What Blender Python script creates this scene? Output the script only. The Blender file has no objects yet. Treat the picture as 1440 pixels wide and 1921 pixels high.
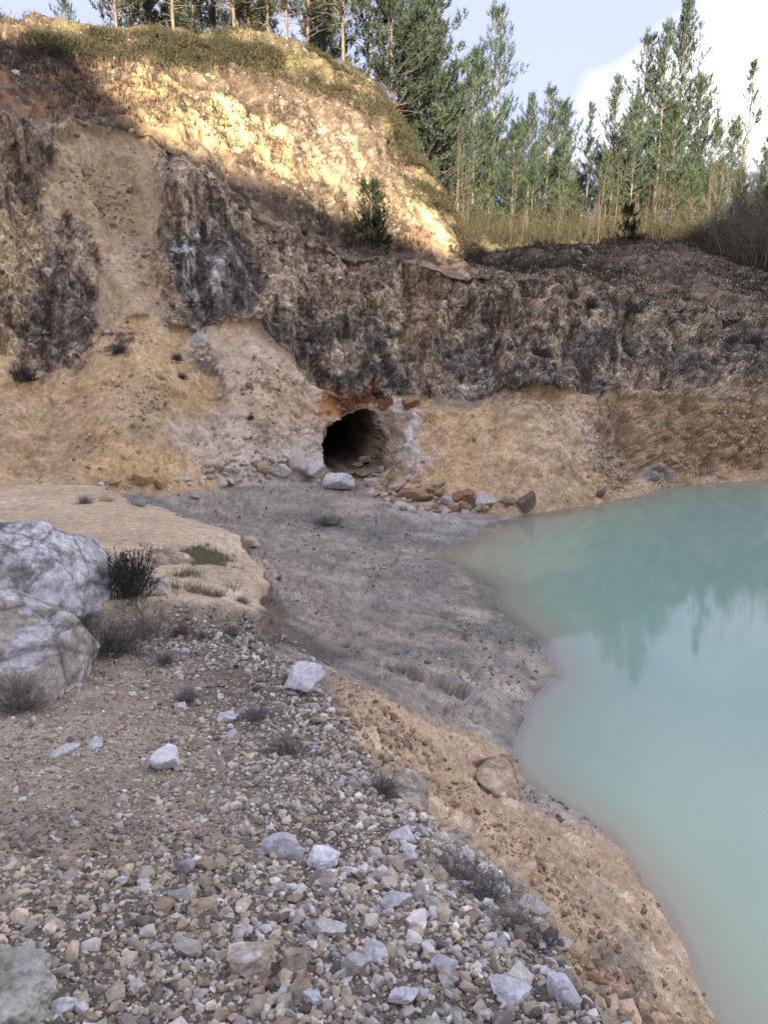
import bpy, math, random
import numpy as np
from mathutils import Vector, Matrix
from mathutils.bvhtree import BVHTree

rng = np.random.default_rng(7)
random.seed(7)
SC = bpy.context.scene
COL = SC.collection

# ------------------------------------------------------------------ camera
W0, H0, F0 = 1440.0, 1921.0, 1479.0          # photograph pixels, focal length in those pixels
PITCH = math.radians(13.7)
CH = 5.5                                      # eye height above the water (z = 0)
CP, SP = math.cos(PITCH), math.sin(PITCH)
cam = bpy.data.cameras.new('camera')
cam.sensor_fit = 'VERTICAL'; cam.sensor_height = 24.0
cam.lens = 24.0 * F0 / H0
cam.clip_start = 0.05; cam.clip_end = 9000
camo = bpy.data.objects.new('camera', cam); COL.objects.link(camo)
camo.location = (0, 0, CH)
camo.rotation_euler = (math.radians(90) - PITCH, 0, 0)
SC.camera = camo

# ------------------------------------------------------------------ world, sun, exposure
SUN_EL, SUN_AZ = math.radians(16.5), 0
SUN_AZ = math.radians(178)                                # from behind the camera
SUN_DIR = Vector((math.sin(SUN_AZ) * math.cos(SUN_EL), math.cos(SUN_AZ) * math.cos(SUN_EL), math.sin(SUN_EL)))
world = bpy.data.worlds.new('World'); SC.world = world; world.use_nodes = True
wn, wl = world.node_tree.nodes, world.node_tree.links
wn.clear()
wo = wn.new('ShaderNodeOutputWorld'); bg = wn.new('ShaderNodeBackground'); bg.inputs['Strength'].default_value = 0.06
sky = wn.new('ShaderNodeTexSky'); sky.sky_type = 'NISHITA'; sky.sun_disc = False
sky.sun_elevation = SUN_EL; sky.sun_rotation = SUN_AZ; sky.air_density = 1.0; sky.dust_density = 1.5; sky.ozone_density = 2.0
tc = wn.new('ShaderNodeTexCoord')
sep = wn.new('ShaderNodeSeparateXYZ'); wl.new(tc.outputs['Generated'], sep.inputs[0])
addz = wn.new('ShaderNodeMath'); addz.operation = 'ADD'; addz.inputs[1].default_value = 0.28; wl.new(sep.outputs['Z'], addz.inputs[0])
mxz = wn.new('ShaderNodeMath'); mxz.operation = 'MAXIMUM'; mxz.inputs[1].default_value = 0.05; wl.new(addz.outputs[0], mxz.inputs[0])
dv = wn.new('ShaderNodeVectorMath'); dv.operation = 'DIVIDE'; wl.new(tc.outputs['Generated'], dv.inputs[0])
cmb = wn.new('ShaderNodeCombineXYZ')
for k in range(3): wl.new(mxz.outputs[0], cmb.inputs[k])
wl.new(cmb.outputs[0], dv.inputs[1])
mapn = wn.new('ShaderNodeMapping'); mapn.inputs['Location'].default_value = (4.6, 0.96, 0); wl.new(dv.outputs[0], mapn.inputs[0])
cn = wn.new('ShaderNodeTexNoise'); cn.inputs['Scale'].default_value = 1.15; cn.inputs['Detail'].default_value = 3; cn.inputs['Roughness'].default_value = 0.42
cn.inputs['Distortion'].default_value = 0.25
wl.new(mapn.outputs[0], cn.inputs['Vector'])
cr = wn.new('ShaderNodeValToRGB')
cr.color_ramp.elements[0].position = 0.44; cr.color_ramp.elements[0].color = (0.93, 0.93, 0.93, 1)
cr.color_ramp.elements[1].position = 0.66; cr.color_ramp.elements[1].color = (1, 1, 1, 1)
wl.new(cn.outputs['Fac'], cr.inputs[0])
cc = wn.new('ShaderNodeValToRGB')
cc.color_ramp.elements[0].position = 0.44; cc.color_ramp.elements[0].color = (1.32, 1.38, 2.1, 1)
cc.color_ramp.elements[1].position = 0.84; cc.color_ramp.elements[1].color = (8.2, 7.7, 6.9, 1)
wl.new(cn.outputs['Fac'], cc.inputs[0])
mxw = wn.new('ShaderNodeMix'); mxw.data_type = 'RGBA'
wl.new(cr.outputs['Color'], mxw.inputs['Factor']); wl.new(sky.outputs[0], mxw.inputs[6]); wl.new(cc.outputs['Color'], mxw.inputs[7])
wl.new(mxw.outputs[2], bg.inputs['Color']); wl.new(bg.outputs[0], wo.inputs['Surface'])

sl = bpy.data.lights.new('sun', 'SUN'); sl.energy = 2.0; sl.angle = math.radians(0.45); sl.color = (1.0, 0.86, 0.64)
so = bpy.data.objects.new('sun', sl); COL.objects.link(so)
so.rotation_euler = (-SUN_DIR).to_track_quat('-Z', 'Y').to_euler()
so.location = SUN_DIR * 300

SC.view_settings.view_transform = 'Standard'; SC.view_settings.look = 'None'
SC.view_settings.gamma = 1.0; SC.view_settings.use_curve_mapping = False
SC.view_settings.exposure = 3.2
SC.render.engine = 'CYCLES'
SC.cycles.use_denoising = True
SC.cycles.max_bounces = 6; SC.cycles.diffuse_bounces = 3; SC.cycles.transparent_max_bounces = 16
SC.cycles.use_adaptive_sampling = True; SC.cycles.adaptive_threshold = 0.02

# ------------------------------------------------------------------ pixel <-> place
def hv(px, py):
    """horizontal (right, forward) and vertical components of a pixel's ray"""
    X = np.asarray(px, float) - W0 / 2; Y = np.asarray(py, float) - H0 / 2
    return X, F0 * CP - Y * SP, -Y * CP - F0 * SP
def at_z(px, py, z):
    X, f, v = hv(px, py); t = (z - CH) / v
    return np.stack([X * t, f * t, np.broadcast_to(z, np.shape(X * t)) * 1.0], -1)
def at_r(px, py, r):
    X, f, v = hv(px, py); h = np.hypot(X, f); t = r / h
    return np.stack([X * t, f * t, CH + v * t], -1)
def to_px(P):
    x, y, z = P[..., 0], P[..., 1], P[..., 2] - CH
    d = np.maximum(y * CP - z * SP, 0.02)
    return W0 / 2 + F0 * x / d, H0 / 2 - F0 * (y * SP + z * CP) / d

# ------------------------------------------------------------------ noise
_T = rng.random((64, 64, 64)).astype(np.float32)
def vnoise(p):
    p = np.asarray(p, np.float32); i = np.floor(p).astype(np.int32); f = p - i
    f = f * f * f * (f * (f * 6 - 15) + 10); i &= 63; j = (i + 1) & 63
    def g(a, b, c): return _T[a, b, c]
    x0, y0, z0 = i[..., 0], i[..., 1], i[..., 2]; x1, y1, z1 = j[..., 0], j[..., 1], j[..., 2]
    fx, fy, fz = f[..., 0], f[..., 1], f[..., 2]
    a = g(x0, y0, z0) * (1 - fx) + g(x1, y0, z0) * fx; b = g(x0, y1, z0) * (1 - fx) + g(x1, y1, z0) * fx
    c = g(x0, y0, z1) * (1 - fx) + g(x1, y0, z1) * fx; d = g(x0, y1, z1) * (1 - fx) + g(x1, y1, z1) * fx
    return (a * (1 - fy) + b * fy) * (1 - fz) + (c * (1 - fy) + d * fy) * fz
def fbm(p, oct=4, gain=0.5, off=0.0):
    p = np.asarray(p, np.float32) + off; s = 0; a = 1; t = 0
    for k in range(oct):
        s = s + a * vnoise(p); t += a; a *= gain; p = p * 2.03 + 11.7
    return s / t * 2 - 1
_R = rng.normal(size=(64, 64, 64, 3)).astype(np.float32)
_J = rng.random((64, 64, 64, 3)).astype(np.float32)
def facets(p):
    """cellular facets: every cell is a randomly tilted plane; also the distance to the nearest crack"""
    p = np.asarray(p, np.float32); i = np.floor(p).astype(np.int32)
    best = np.full(p.shape[:-1], 9.0, np.float32); sec = best.copy(); val = np.zeros_like(best)
    for a in (-1, 0, 1):
        for b in (-1, 0, 1):
            for c in (-1, 0, 1):
                q = i + np.array([a, b, c], np.int32); m = q & 63
                d = p - (q + _J[m[..., 0], m[..., 1], m[..., 2]]); dd = (d * d).sum(-1)
                n = _R[m[..., 0], m[..., 1], m[..., 2]]; v = (d * n).sum(-1) * 0.5 + n[..., 0] * 0.16
                k = dd < best
                sec = np.where(k, best, np.minimum(sec, dd)); val = np.where(k, v, val); best = np.where(k, dd, best)
    cr_ = np.sqrt(sec) - np.sqrt(best)
    return val * sm(0.0, 0.12, cr_), cr_
def sm(a, b, x): t = np.clip((x - a) / (b - a), 0, 1); return t * t * (3 - 2 * t)

def poly_sd(px, py, poly):
    """signed distance to a polygon, positive inside"""
    P = np.array(poly, float); n = len(P); d = np.full(px.shape, 1e18); ins = np.zeros(px.shape, bool)
    for k in range(n):
        ax, ay = P[k]; bx, by = P[(k + 1) % n]; ex, ey = bx - ax, by - ay
        t = np.clip(((px - ax) * ex + (py - ay) * ey) / (ex * ex + ey * ey + 1e-9), 0, 1)
        d = np.minimum(d, (px - ax - t * ex) ** 2 + (py - ay - t * ey) ** 2)
        c = ((ay > py) != (by > py)) & (px < (bx - ax) * (py - ay) / (by - ay + 1e-12) + ax); ins ^= c
    d = np.sqrt(d); return np.where(ins, d, -d)

# ------------------------------------------------------------------ mesh helpers
def mesh_np(name, V, Fq, cols=None, smooth=True, mats=()):
    """Fq: (n,3) or (n,4) int array"""
    me = bpy.data.meshes.new(name); V = np.ascontiguousarray(V, np.float32); Fq = np.ascontiguousarray(Fq, np.int32)
    n, k = Fq.shape
    me.vertices.add(len(V)); me.vertices.foreach_set('co', V.ravel())
    me.loops.add(n * k); me.loops.foreach_set('vertex_index', Fq.ravel())
    me.polygons.add(n); me.polygons.foreach_set('loop_start', np.arange(0, n * k, k, dtype=np.int32))
    me.polygons.foreach_set('use_smooth', np.full(n, smooth, bool))
    if cols is not None:
        a = me.color_attributes.new('col', 'FLOAT_COLOR', 'POINT')
        c = np.ones((len(V), 4), np.float32); c[:, :cols.shape[1]] = cols; a.data.foreach_set('color', c.ravel())
    for m in mats: me.materials.append(m)
    me.update(); me.validate(); return me
def obj(name, me, parent=None, **props):
    o = bpy.data.objects.new(name, me); COL.objects.link(o)
    if parent is not None: o.parent = parent
    for k, v in props.items(): o[k] = v
    return o
def thing(name, label, cat, group=None, loc=(0, 0, 0), rz=0.0, scale=1.0):
    o = bpy.data.objects.new(name, None); COL.objects.link(o); o.empty_display_size = 0.2
    o.location = loc; o.rotation_euler = (0, 0, rz); o.scale = (scale,) * 3
    o['label'] = label; o['category'] = cat
    if group: o['group'] = group
    return o
def tag(o, label, cat, group=None):
    o['label'] = label; o['category'] = cat
    if group: o['group'] = group
    return o

# ------------------------------------------------------------------ materials
def new_mat(name):
    m = bpy.data.materials.new(name); m.use_nodes = True
    nt = m.node_tree; nt.nodes.clear()
    out = nt.nodes.new('ShaderNodeOutputMaterial'); b = nt.nodes.new('ShaderNodeBsdfPrincipled')
    nt.links.new(b.outputs[0], out.inputs[0]); b.inputs['Specular IOR Level'].default_value = 0.25
    return m, nt, b
def N(nt, t, **kw):
    n = nt.nodes.new(t)
    for k, v in kw.items():
        if k in n.inputs: n.inputs[k].default_value = v
        else: setattr(n, k, v)
    return n
def noise_ramp(nt, coord, scale, lo, hi, detail=6, p0=0.3, p1=0.7, rough=0.6, vec=None):
    n = N(nt, 'ShaderNodeTexNoise', Scale=scale, Detail=detail, Roughness=rough)
    nt.links.new(vec if vec else coord.outputs['Object'], n.inputs['Vector'])
    r = N(nt, 'ShaderNodeMapRange'); r.inputs['From Min'].default_value = p0; r.inputs['From Max'].default_value = p1
    r.inputs['To Min'].default_value = lo; r.inputs['To Max'].default_value = hi
    nt.links.new(n.outputs['Fac'], r.inputs['Value']); return n, r
def mulc(nt, a, f):
    m = N(nt, 'ShaderNodeMix', data_type='RGBA', blend_type='MULTIPLY'); m.inputs['Factor'].default_value = 1
    nt.links.new(a, m.inputs[6]); nt.links.new(f, m.inputs[7]); return m.outputs[2]
def terrain_mat(name, scales, bump, bdist, rough=0.92, streak=False):
    m, nt, b = new_mat(name)
    at = N(nt, 'ShaderNodeAttribute', attribute_name='col'); co = N(nt, 'ShaderNodeTexCoord')
    c = at.outputs['Color']
    for s, lo, hi in scales:
        _, r = noise_ramp(nt, co, s, lo, hi); c = mulc(nt, c, r.outputs[0])
    if streak:
        mp = N(nt, 'ShaderNodeMapping'); mp.inputs['Scale'].default_value = (1, 1, 0.45); nt.links.new(co.outputs['Object'], mp.inputs[0])
        _, r = noise_ramp(nt, co, 5.0, 0.7, 1.22, vec=mp.outputs[0]); c = mulc(nt, c, r.outputs[0])
        _, r = noise_ramp(nt, co, 13.0, 0.66, 1.32, detail=4, p0=.40, p1=.60, rough=.7); c = mulc(nt, c, r.outputs[0])
        vo = N(nt, 'ShaderNodeTexVoronoi', feature='DISTANCE_TO_EDGE', Scale=2.3); nv_ = N(nt, 'ShaderNodeTexNoise', Scale=3.0, Detail=4)
        nt.links.new(mp.outputs[0], nv_.inputs['Vector']); av = N(nt, 'ShaderNodeVectorMath', operation='MULTIPLY_ADD'); av.inputs[1].default_value = (.5, .5, .5)
        nt.links.new(nv_.outputs['Color'], av.inputs[0]); nt.links.new(mp.outputs[0], av.inputs[2]); nt.links.new(av.outputs[0], vo.inputs['Vector'])
        vr = N(nt, 'ShaderNodeMapRange'); vr.inputs['From Max'].default_value = .05; vr.inputs['To Min'].default_value = .55; nt.links.new(vo.outputs['Distance'], vr.inputs['Value']); c = mulc(nt, c, vr.outputs[0])
    nt.links.new(c, b.inputs['Base Color']); b.inputs['Roughness'].default_value = rough
    n1 = N(nt, 'ShaderNodeTexNoise', Scale=bump, Detail=9, Roughness=0.68); nt.links.new(co.outputs['Object'], n1.inputs['Vector'])
    bp = N(nt, 'ShaderNodeBump', Strength=0.8, Distance=bdist); nt.links.new(n1.outputs['Fac'], bp.inputs['Height'])
    nt.links.new(bp.outputs[0], b.inputs['Normal']); return m
M_CLIFF = terrain_mat('weathered_cliff_rock', [(1.7, .8, 1.15), (9, .72, 1.25), (34, .75, 1.2)], 7.0, 0.05, streak=True)
M_SCREE = terrain_mat('scree_soil', [(1.7, .84, 1.12), (8, .78, 1.2), (22, .74, 1.24)], 9.0, 0.06)
M_BANK = terrain_mat('sandy_bank_soil', [(2.5, .82, 1.15), (20, .72, 1.25), (65, .75, 1.24)], 26.0, 0.022)
M_SOIL = terrain_mat('quarry_floor_soil', [(1.3, .85, 1.12), (7, .74, 1.2), (28, .74, 1.22), (80, .8, 1.18)], 12.0, 0.07)
M_GRIT = terrain_mat('gritty_soil', [(3, .75, 1.2), (45, .6, 1.35), (140, .7, 1.25)], 60.0, 0.02)
M_FAR = terrain_mat('rough_heath_soil', [(0.7, .8, 1.2), (4, .7, 1.3), (15, .7, 1.3)], 4.0, 0.2)

def stone_mat(name, rough=0.8, s1=18, s2=70, bump=40, bdist=0.006, tint=None, extra=True):
    m, nt, b = new_mat(name); co = N(nt, 'ShaderNodeTexCoord')
    if tint is None:
        c = N(nt, 'ShaderNodeAttribute', attribute_name='col').outputs['Color']
    else:
        rgb = N(nt, 'ShaderNodeRGB'); rgb.outputs[0].default_value = (*tint, 1); c = rgb.outputs[0]
    for s, lo, hi in ((s1, .72, 1.2), (s2, .8, 1.2)):
        _, r = noise_ramp(nt, co, s, lo, hi); c = mulc(nt, c, r.outputs[0])
    nt.links.new(c, b.inputs['Base Color']); b.inputs['Roughness'].default_value = rough
    n1 = N(nt, 'ShaderNodeTexNoise', Scale=bump, Detail=8, Roughness=0.65); nt.links.new(co.outputs['Object'], n1.inputs['Vector'])
    bp = N(nt, 'ShaderNodeBump', Strength=0.7, Distance=bdist); nt.links.new(n1.outputs['Fac'], bp.inputs['Height'])
    nt.links.new(bp.outputs[0], b.inputs['Normal']); return m
M_STONE = stone_mat('quartzite_stone')
M_BOULDER = stone_mat('boulder_rock', s1=11, s2=45, bump=20, bdist=0.03)

def leaf_mat(name, trans=0.25, rough=0.6):
    m, nt, b = new_mat(name); co = N(nt, 'ShaderNodeTexCoord')
    at = N(nt, 'ShaderNodeAttribute', attribute_name='col')
    oi = N(nt, 'ShaderNodeObjectInfo')
    hsv = N(nt, 'ShaderNodeHueSaturation'); nt.links.new(at.outputs['Color'], hsv.inputs['Color'])
    r = N(nt, 'ShaderNodeMapRange'); r.inputs['To Min'].default_value = 0.8; r.inputs['To Max'].default_value = 1.2
    nt.links.new(oi.outputs['Random'], r.inputs['Value']); nt.links.new(r.outputs[0], hsv.inputs['Value'])
    nt.links.new(hsv.outputs[0], b.inputs['Base Color']); b.inputs['Roughness'].default_value = rough
    out = [n for n in nt.nodes if n.type == 'OUTPUT_MATERIAL'][0]
    tr = N(nt, 'ShaderNodeBsdfTranslucent'); nt.links.new(hsv.outputs[0], tr.inputs['Color'])
    ms = N(nt, 'ShaderNodeMixShader'); ms.inputs[0].default_value = trans
    nt.links.new(b.outputs[0], ms.inputs[1]); nt.links.new(tr.outputs[0], ms.inputs[2]); nt.links.new(ms.outputs[0], out.inputs[0])
    return m
M_NEEDLE = leaf_mat('pine_needles'); M_DRY = leaf_mat('dry_twigs', 0.1, 0.9)
def bark_mat(name, c0, c1):
    m, nt, b = new_mat(name); co = N(nt, 'ShaderNodeTexCoord')
    mp = N(nt, 'ShaderNodeMapping'); mp.inputs['Scale'].default_value = (6, 6, 1.2); nt.links.new(co.outputs['Object'], mp.inputs[0])
    n = N(nt, 'ShaderNodeTexNoise', Scale=1.5, Detail=6, Roughness=0.65); nt.links.new(mp.outputs[0], n.inputs['Vector'])
    r = N(nt, 'ShaderNodeValToRGB'); r.color_ramp.elements[0].position = .35; r.color_ramp.elements[1].position = .65
    r.color_ramp.elements[0].color = (*c0, 1); r.color_ramp.elements[1].color = (*c1, 1)
    nt.links.new(n.outputs['Fac'], r.inputs[0]); nt.links.new(r.outputs[0], b.inputs['Base Color']); b.inputs['Roughness'].default_value = .9
    bp = N(nt, 'ShaderNodeBump', Strength=0.6, Distance=0.03); nt.links.new(n.outputs['Fac'], bp.inputs['Height']); nt.links.new(bp.outputs[0], b.inputs['Normal'])
    return m
M_BARK = bark_mat('pine_bark', (.10, .075, .055), (.26, .20, .14))
M_MIDBARK = bark_mat('sapling_bark', (.07, .06, .043), (.15, .125, .088))
M_PALEBARK = bark_mat('pale_bark', (.12, .105, .082), (.245, .215, .17))

# ------------------------------------------------------------------ terrain : control points
def PZ(l): return np.array([at_z(a, b, c) for a, b, c in l])
LIP = [(450, 1185, 2.5), (520, 1225, 2.45), (600, 1290, 2.5), (650, 1345, 2.6), (700, 1400, 2.7), (740, 1470, 2.85), (780, 1530, 2.95), (880, 1620, 3.15),
       (1000, 1740, 3.4), (1080, 1830, 3.56), (1150, 1921, 3.7), (1300, 2130, 3.8)]
SHORE = [(1340, 1921), (1310, 1850), (1255, 1720), (1200, 1640), (1150, 1570), (1060, 1510), (1000, 1475), (968, 1430), (965, 1385), (985, 1325), (1045, 1267), (1022, 1210),
         (975, 1172), (930, 1140), (925, 1105), (870, 1072), (812, 1042), (860, 1025), (905, 1008), (912, 985), (960, 970), (1020, 966), (1100, 952), (1200, 933),
         (1240, 918), (1300, 911), (1440, 904), (1700, 897)]
G = LIP + [(0, 1921, 3.9), (360, 1921, 3.9), (720, 1921, 3.85), (1000, 1921, 3.78), (0, 1600, 3.55), (350, 1600, 3.5), (650, 1600, 3.32),
           (0, 1400, 3.05), (300, 1400, 3.0), (550, 1400, 2.85), (0, 1290, 2.8), (200, 1280, 2.75), (450, 1290, 2.62), (300, 1195, 2.55), (0, 1195, 2.65), (-300, 1195, 2.7), (-300, 1400, 3.1),
           # sand flat
           (0, 1080, 2.3), (-300, 1080, 2.4), (300, 1100, 2.2), (440, 1110, 2.1), (474, 1192, 2.4), (462, 1110, 2.05), (446, 1035, 1.7), (330, 992, 1.55), (240, 960, 1.45), (200, 940, 1.4), (0, 940, 1.5), (0, 1000, 1.85), (-300, 935, 1.7), (-300, 1000, 2.0),
           # under the cut bank
           (512, 1192, 1.8), (494, 1115, 1.25), (474, 1040, .95), (352, 976, .95), (262, 946, .95),
           # mud
           (400, 960, .7), (550, 960, .5), (700, 955, .38), (800, 965, .16), (550, 1000, .6), (600, 1050, .6), (700, 1040, .32), (600, 1130, .8), (700, 1130, .48), (800, 1130, .3), (880, 1130, .1),
           (550, 1190, 1.45), (650, 1230, 1.05), (750, 1230, .7), (850, 1220, .42), (950, 1230, .16), (750, 1310, 1.05), (850, 1310, .6), (930, 1320, .2),
           # bank
           (640, 1280, 1.9), (700, 1330, 1.65), (800, 1400, 1.6), (900, 1400, .75), (850, 1500, 1.95), (930, 1480, .95), (1000, 1600, 1.65), (900, 1560, 2.2), (1100, 1640, .95), (1150, 1750, 1.25), (1250, 1850, .8),
           (1100, 1800, 2.1), (1050, 1720, 2.15), (1200, 1921, 2.9), (1280, 1921, 1.4)]
WORLD_PTS = [(0, 0, 3.93), (-2, 0, 4.0), (-5, 0, 4.1), (-5, -4, 4.2), (0, -4, 4.0), (1.2, 0, 3.7), (3.2, 0, 2.0), (5.5, 0, 0), (3, -4, 3.3), (7, -4, 0), (-1, 1, 3.92), (-9, 3, 3.6), (-12, 9, 2.9),
             (9, 0, -1.5), (5, 5, -.9), (8, 8, -2), (6, 12, -1.6), (10, 16, -2.2), (16, 16, -3), (22, 22, -2.4), (5, 18, -.7), (9, 22, -1), (16, 5, -3), (30, 20, -3), (30, 5, -3), (20, 0, -3)]
FOOT = [(-400, 932, 1.75), (0, 925, 1.5), (120, 926, 1.4), (200, 928, 1.3), (330, 922, 1.05), (420, 915, .8), (500, 906, .6), (560, 903, .5), (610, 897, .38), (650, 895, .34), (700, 898, .34), (740, 922, .3), (790, 938, .24),
        (850, 952, .15), (900, 962, .06), (960, 969, -.03), (1000, 966, -.04), (1100, 952, -.04), (1200, 933, -.04), (1240, 918, -.04), (1300, 911, -.04), (1440, 904, -.04), (1800, 896, -.04)]
CPT = np.concatenate([PZ(G), PZ([(a, b, 0.0) for a, b in SHORE[:24]]), np.array(WORLD_PTS, float), PZ(FOOT)])
# one thin-plate-like surface through all of them
_xy = CPT[:, :2]; _d = np.sqrt(((_xy[:, None] - _xy[None]) ** 2).sum(-1) + 0.02)
_n = len(CPT); A = np.zeros((_n + 3, _n + 3)); A[:_n, :_n] = _d; A[:_n, :_n] += np.eye(_n) * -0.01
A[:_n, _n] = 1; A[:_n, _n + 1:] = _xy; A[_n:, :_n] = A[:_n, _n:].T
_w = np.linalg.solve(A, np.concatenate([CPT[:, 2], [0, 0, 0]]))
def Hnear(x, y):
    s = np.full(np.shape(x), _w[_n]) + _w[_n + 1] * x + _w[_n + 2] * y
    for k in range(_n): s = s + _w[k] * np.sqrt((x - _xy[k, 0]) ** 2 + (y - _xy[k, 1]) ** 2 + 0.02)
    return s

# lines of the rock face and the hill : (photo x, photo y, horizontal distance)
L6 = [(-400, 690, 24.5), (0, 655, 24.2), (60, 690, 24), (130, 690, 24.2), (180, 640, 25.2), (230, 600, 26.3), (300, 595, 26.6), (340, 630, 26.2), (380, 612, 26.8), (470, 605, 27), (520, 650, 26.8), (580, 715, 26.6), (640, 740, 26.7),
      (720, 745, 26.9), (800, 740, 27), (900, 745, 27), (1000, 740, 27), (1100, 740, 27.5), (1200, 730, 29), (1300, 725, 31), (1440, 715, 33), (1800, 720, 36)]
L7 = [(-400, 460, 26.2), (0, 450, 26.0), (130, 450, 26.3), (230, 430, 28), (300, 450, 27.7), (400, 470, 27.6), (500, 540, 28.0), (640, 600, 28.3), (740, 620, 28.4), (900, 630, 28.5), (1000, 630, 28.6), (1100, 635, 29.0), (1200, 650, 30.2), (1300, 655, 32.5), (1440, 660, 34.8), (1800, 670, 37.6)]
L8 = [(-400, 250, 28.4), (0, 225, 28.5), (150, 240, 28.6), (230, 235, 29.6), (280, 240, 29.7), (330, 285, 29.4), (400, 330, 29.5), (480, 400, 29.6), (570, 455, 29.8), (740, 490, 30), (880, 510, 30.4), (1000, 520, 30.5), (1090, 525, 30.8),
      (1180, 560, 31.2), (1300, 580, 33.8), (1440, 600, 36.5), (1800, 620, 39)]
L9 = [(-400, 215, 29.8), (0, 198, 29.6), (150, 200, 30.2), (230, 205, 30.6), (280, 212, 30.7), (330, 262, 30.4), (400, 308, 30.4), (480, 383, 30.5), (570, 440, 30.9), (680, 472, 32), (740, 482, 33), (800, 490, 34.5), (850, 496, 36), (890, 498, 37.5),
      (950, 506, 38), (1000, 504, 38), (1090, 502, 38), (1180, 522, 37), (1300, 548, 39), (1440, 572, 42), (1800, 590, 44)]
L10 = [(-400, 0, 35), (0, 22, 36), (150, 42, 37), (300, 52, 38), (450, 66, 40), (600, 95, 42.5), (660, 120, 44.5), (700, 160, 46), (740, 230, 47), (790, 330, 45), (840, 420, 42), (870, 468, 40.5), (895, 490, 40),
       (950, 486, 45), (1000, 478, 46), (1090, 472, 48), (1200, 460, 50), (1260, 465, 50), (1330, 485, 49), (1440, 515, 48), (1800, 540, 48)]
# behind the crest: (photo x at the horizon-ish row, distance, height)
L11 = [(-400, 55, 17.5), (0, 55, 17.8), (300, 56, 18.4), (600, 60, 18.8), (690, 62, 18.2), (740, 64, 17), (790, 65, 15.5), (840, 66, 13.5), (890, 66, 12.0), (950, 68, 11.9), (1000, 70, 12.0), (1090, 74, 12.4), (1200, 80, 12.8),
       (1300, 82, 13.0), (1440, 76, 12.2), (1800, 76, 12)]
def line_pr(L):
    a = np.array(L, float); P = at_r(a[:, 0], a[:, 1], a[:, 2]); az = np.arctan2(P[:, 0], P[:, 1]); o = np.argsort(az)
    return az[o], a[o, 2], P[o, 2]
def line_z(L):
    P = PZ(L); az = np.arctan2(P[:, 0], P[:, 1]); o = np.argsort(az); return az[o], np.hypot(P[o, 0], P[o, 1]), P[o, 2]
def smooth1(a, k):
    w = np.hanning(2 * k + 3)[1:-1]; w /= w.sum(); return np.convolve(np.pad(a, k, mode='edge'), w, mode='valid')
dense = np.radians(np.arange(-33.5, 33.51, 0.098))
side = np.radians(33.5 + np.cumsum(np.linspace(0.3, 2.2, 22)))
AZ = np.concatenate([-side[::-1], dense, side]); NA = len(AZ)
LN = []
for az, r, z in [line_z(FOOT), line_pr(L6), line_pr(L7), line_pr(L8), line_pr(L9), line_pr(L10)]:
    LN.append((smooth1(np.interp(AZ, az, r), 4), smooth1(np.interp(AZ, az, z), 4)))
a = np.array(L11, float); azl = np.arctan2(a[:, 0] - 720, F0 * CP + 500 * SP)
LN.append((np.interp(AZ, azl, a[:, 1]), np.interp(AZ, azl, a[:, 2])))
LN.append((np.full(NA, 130.0), np.interp(AZ, azl, np.where(a[:, 0] < 800, 19, 14.5))))
LN.append((np.full(NA, 420.0), np.full(NA, 8.0))); LN.append((np.full(NA, 5000.0), np.full(NA, -30.0)))
rows_r, rows_z, SEG = [], [], []
# near part
rf, zf = LN[0]
NN = 340
t = np.linspace(0, 1, NN, endpoint=False)
dep0, = (math.atan2(CH - 3.9, 0.35),)
for k in range(NN):
    depf = np.arctan2(CH - zf, rf)
    dd = dep0 + (depf - dep0) * (t[k] ** 0.85)
    drop = (CH - 3.9) + (CH - zf - (CH - 3.9)) * sm(0.15, 1.0, np.full(NA, t[k]))
    r = drop / np.tan(dd); rows_r.append(r); rows_z.append(None); SEG.append(0)
RN = np.minimum.accumulate(np.array(rows_r)[::-1], 0)[::-1] if False else np.array(rows_r)
RN = np.maximum.accumulate(RN + np.arange(NN)[:, None] * 1e-5, 0)
RN = RN * np.minimum(1, 1) ; RN = np.minimum(RN, rf[None] - 0.01 * (NN - np.arange(NN))[:, None] / NN)
X = RN * np.sin(AZ)[None]; Y = RN * np.cos(AZ)[None]
ZN = Hnear(X, Y)
corr = zf - Hnear(rf * np.sin(AZ), rf * np.cos(AZ)); ZN += corr[None] * sm(0.8, 1.0, RN / rf[None])
R, Z, S, TT = [RN], [ZN], [np.zeros(NN)], [np.linspace(0, 1, NN)]
for k, n in enumerate([130, 110, 110, 26, 125, 40, 14, 8, 8]):
    t = np.linspace(0, 1, n, endpoint=(k == 8))[:, None]
    (r0, z0), (r1, z1) = LN[k], LN[k + 1]
    R.append(r0 + (r1 - r0) * t); zz = z0 + (z1 - z0) * t
    if k == 4: zz = zz + 0.06 * np.hypot(r1 - r0, z1 - z0) * np.sin(t * math.pi)      # the hill bulges
    if k == 0: zz = zz - 0.03 * np.hypot(r1 - r0, z1 - z0) * np.sin(t * math.pi)       # scree sags
    Z.append(zz); S.append(np.full(n, k + 1)); TT.append(np.linspace(0, 1, n))
R = np.concatenate(R); Z = np.concatenate(Z); S = np.concatenate(S); TT = np.concatenate(TT); NR = len(R)
P = np.stack([R * np.sin(AZ)[None], R * np.cos(AZ)[None], Z], -1).astype(np.float64)
S2 = np.broadcast_to(S[:, None], (NR, NA)); T2 = np.broadcast_to(TT[:, None], (NR, NA))
PX, PY = to_px(P)

# soften the breaks of the far lines a little (not the silhouettes): three passes along the profile
far = S2[:, 0] >= 1
for it in range(6):
    zz = P[..., 2]; z2 = zz.copy(); z2[1:-1] = 0.25 * zz[:-2] + 0.5 * zz[1:-1] + 0.25 * zz[2:]
    P[..., 2] = np.where(far[:, None], z2, zz)

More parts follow.
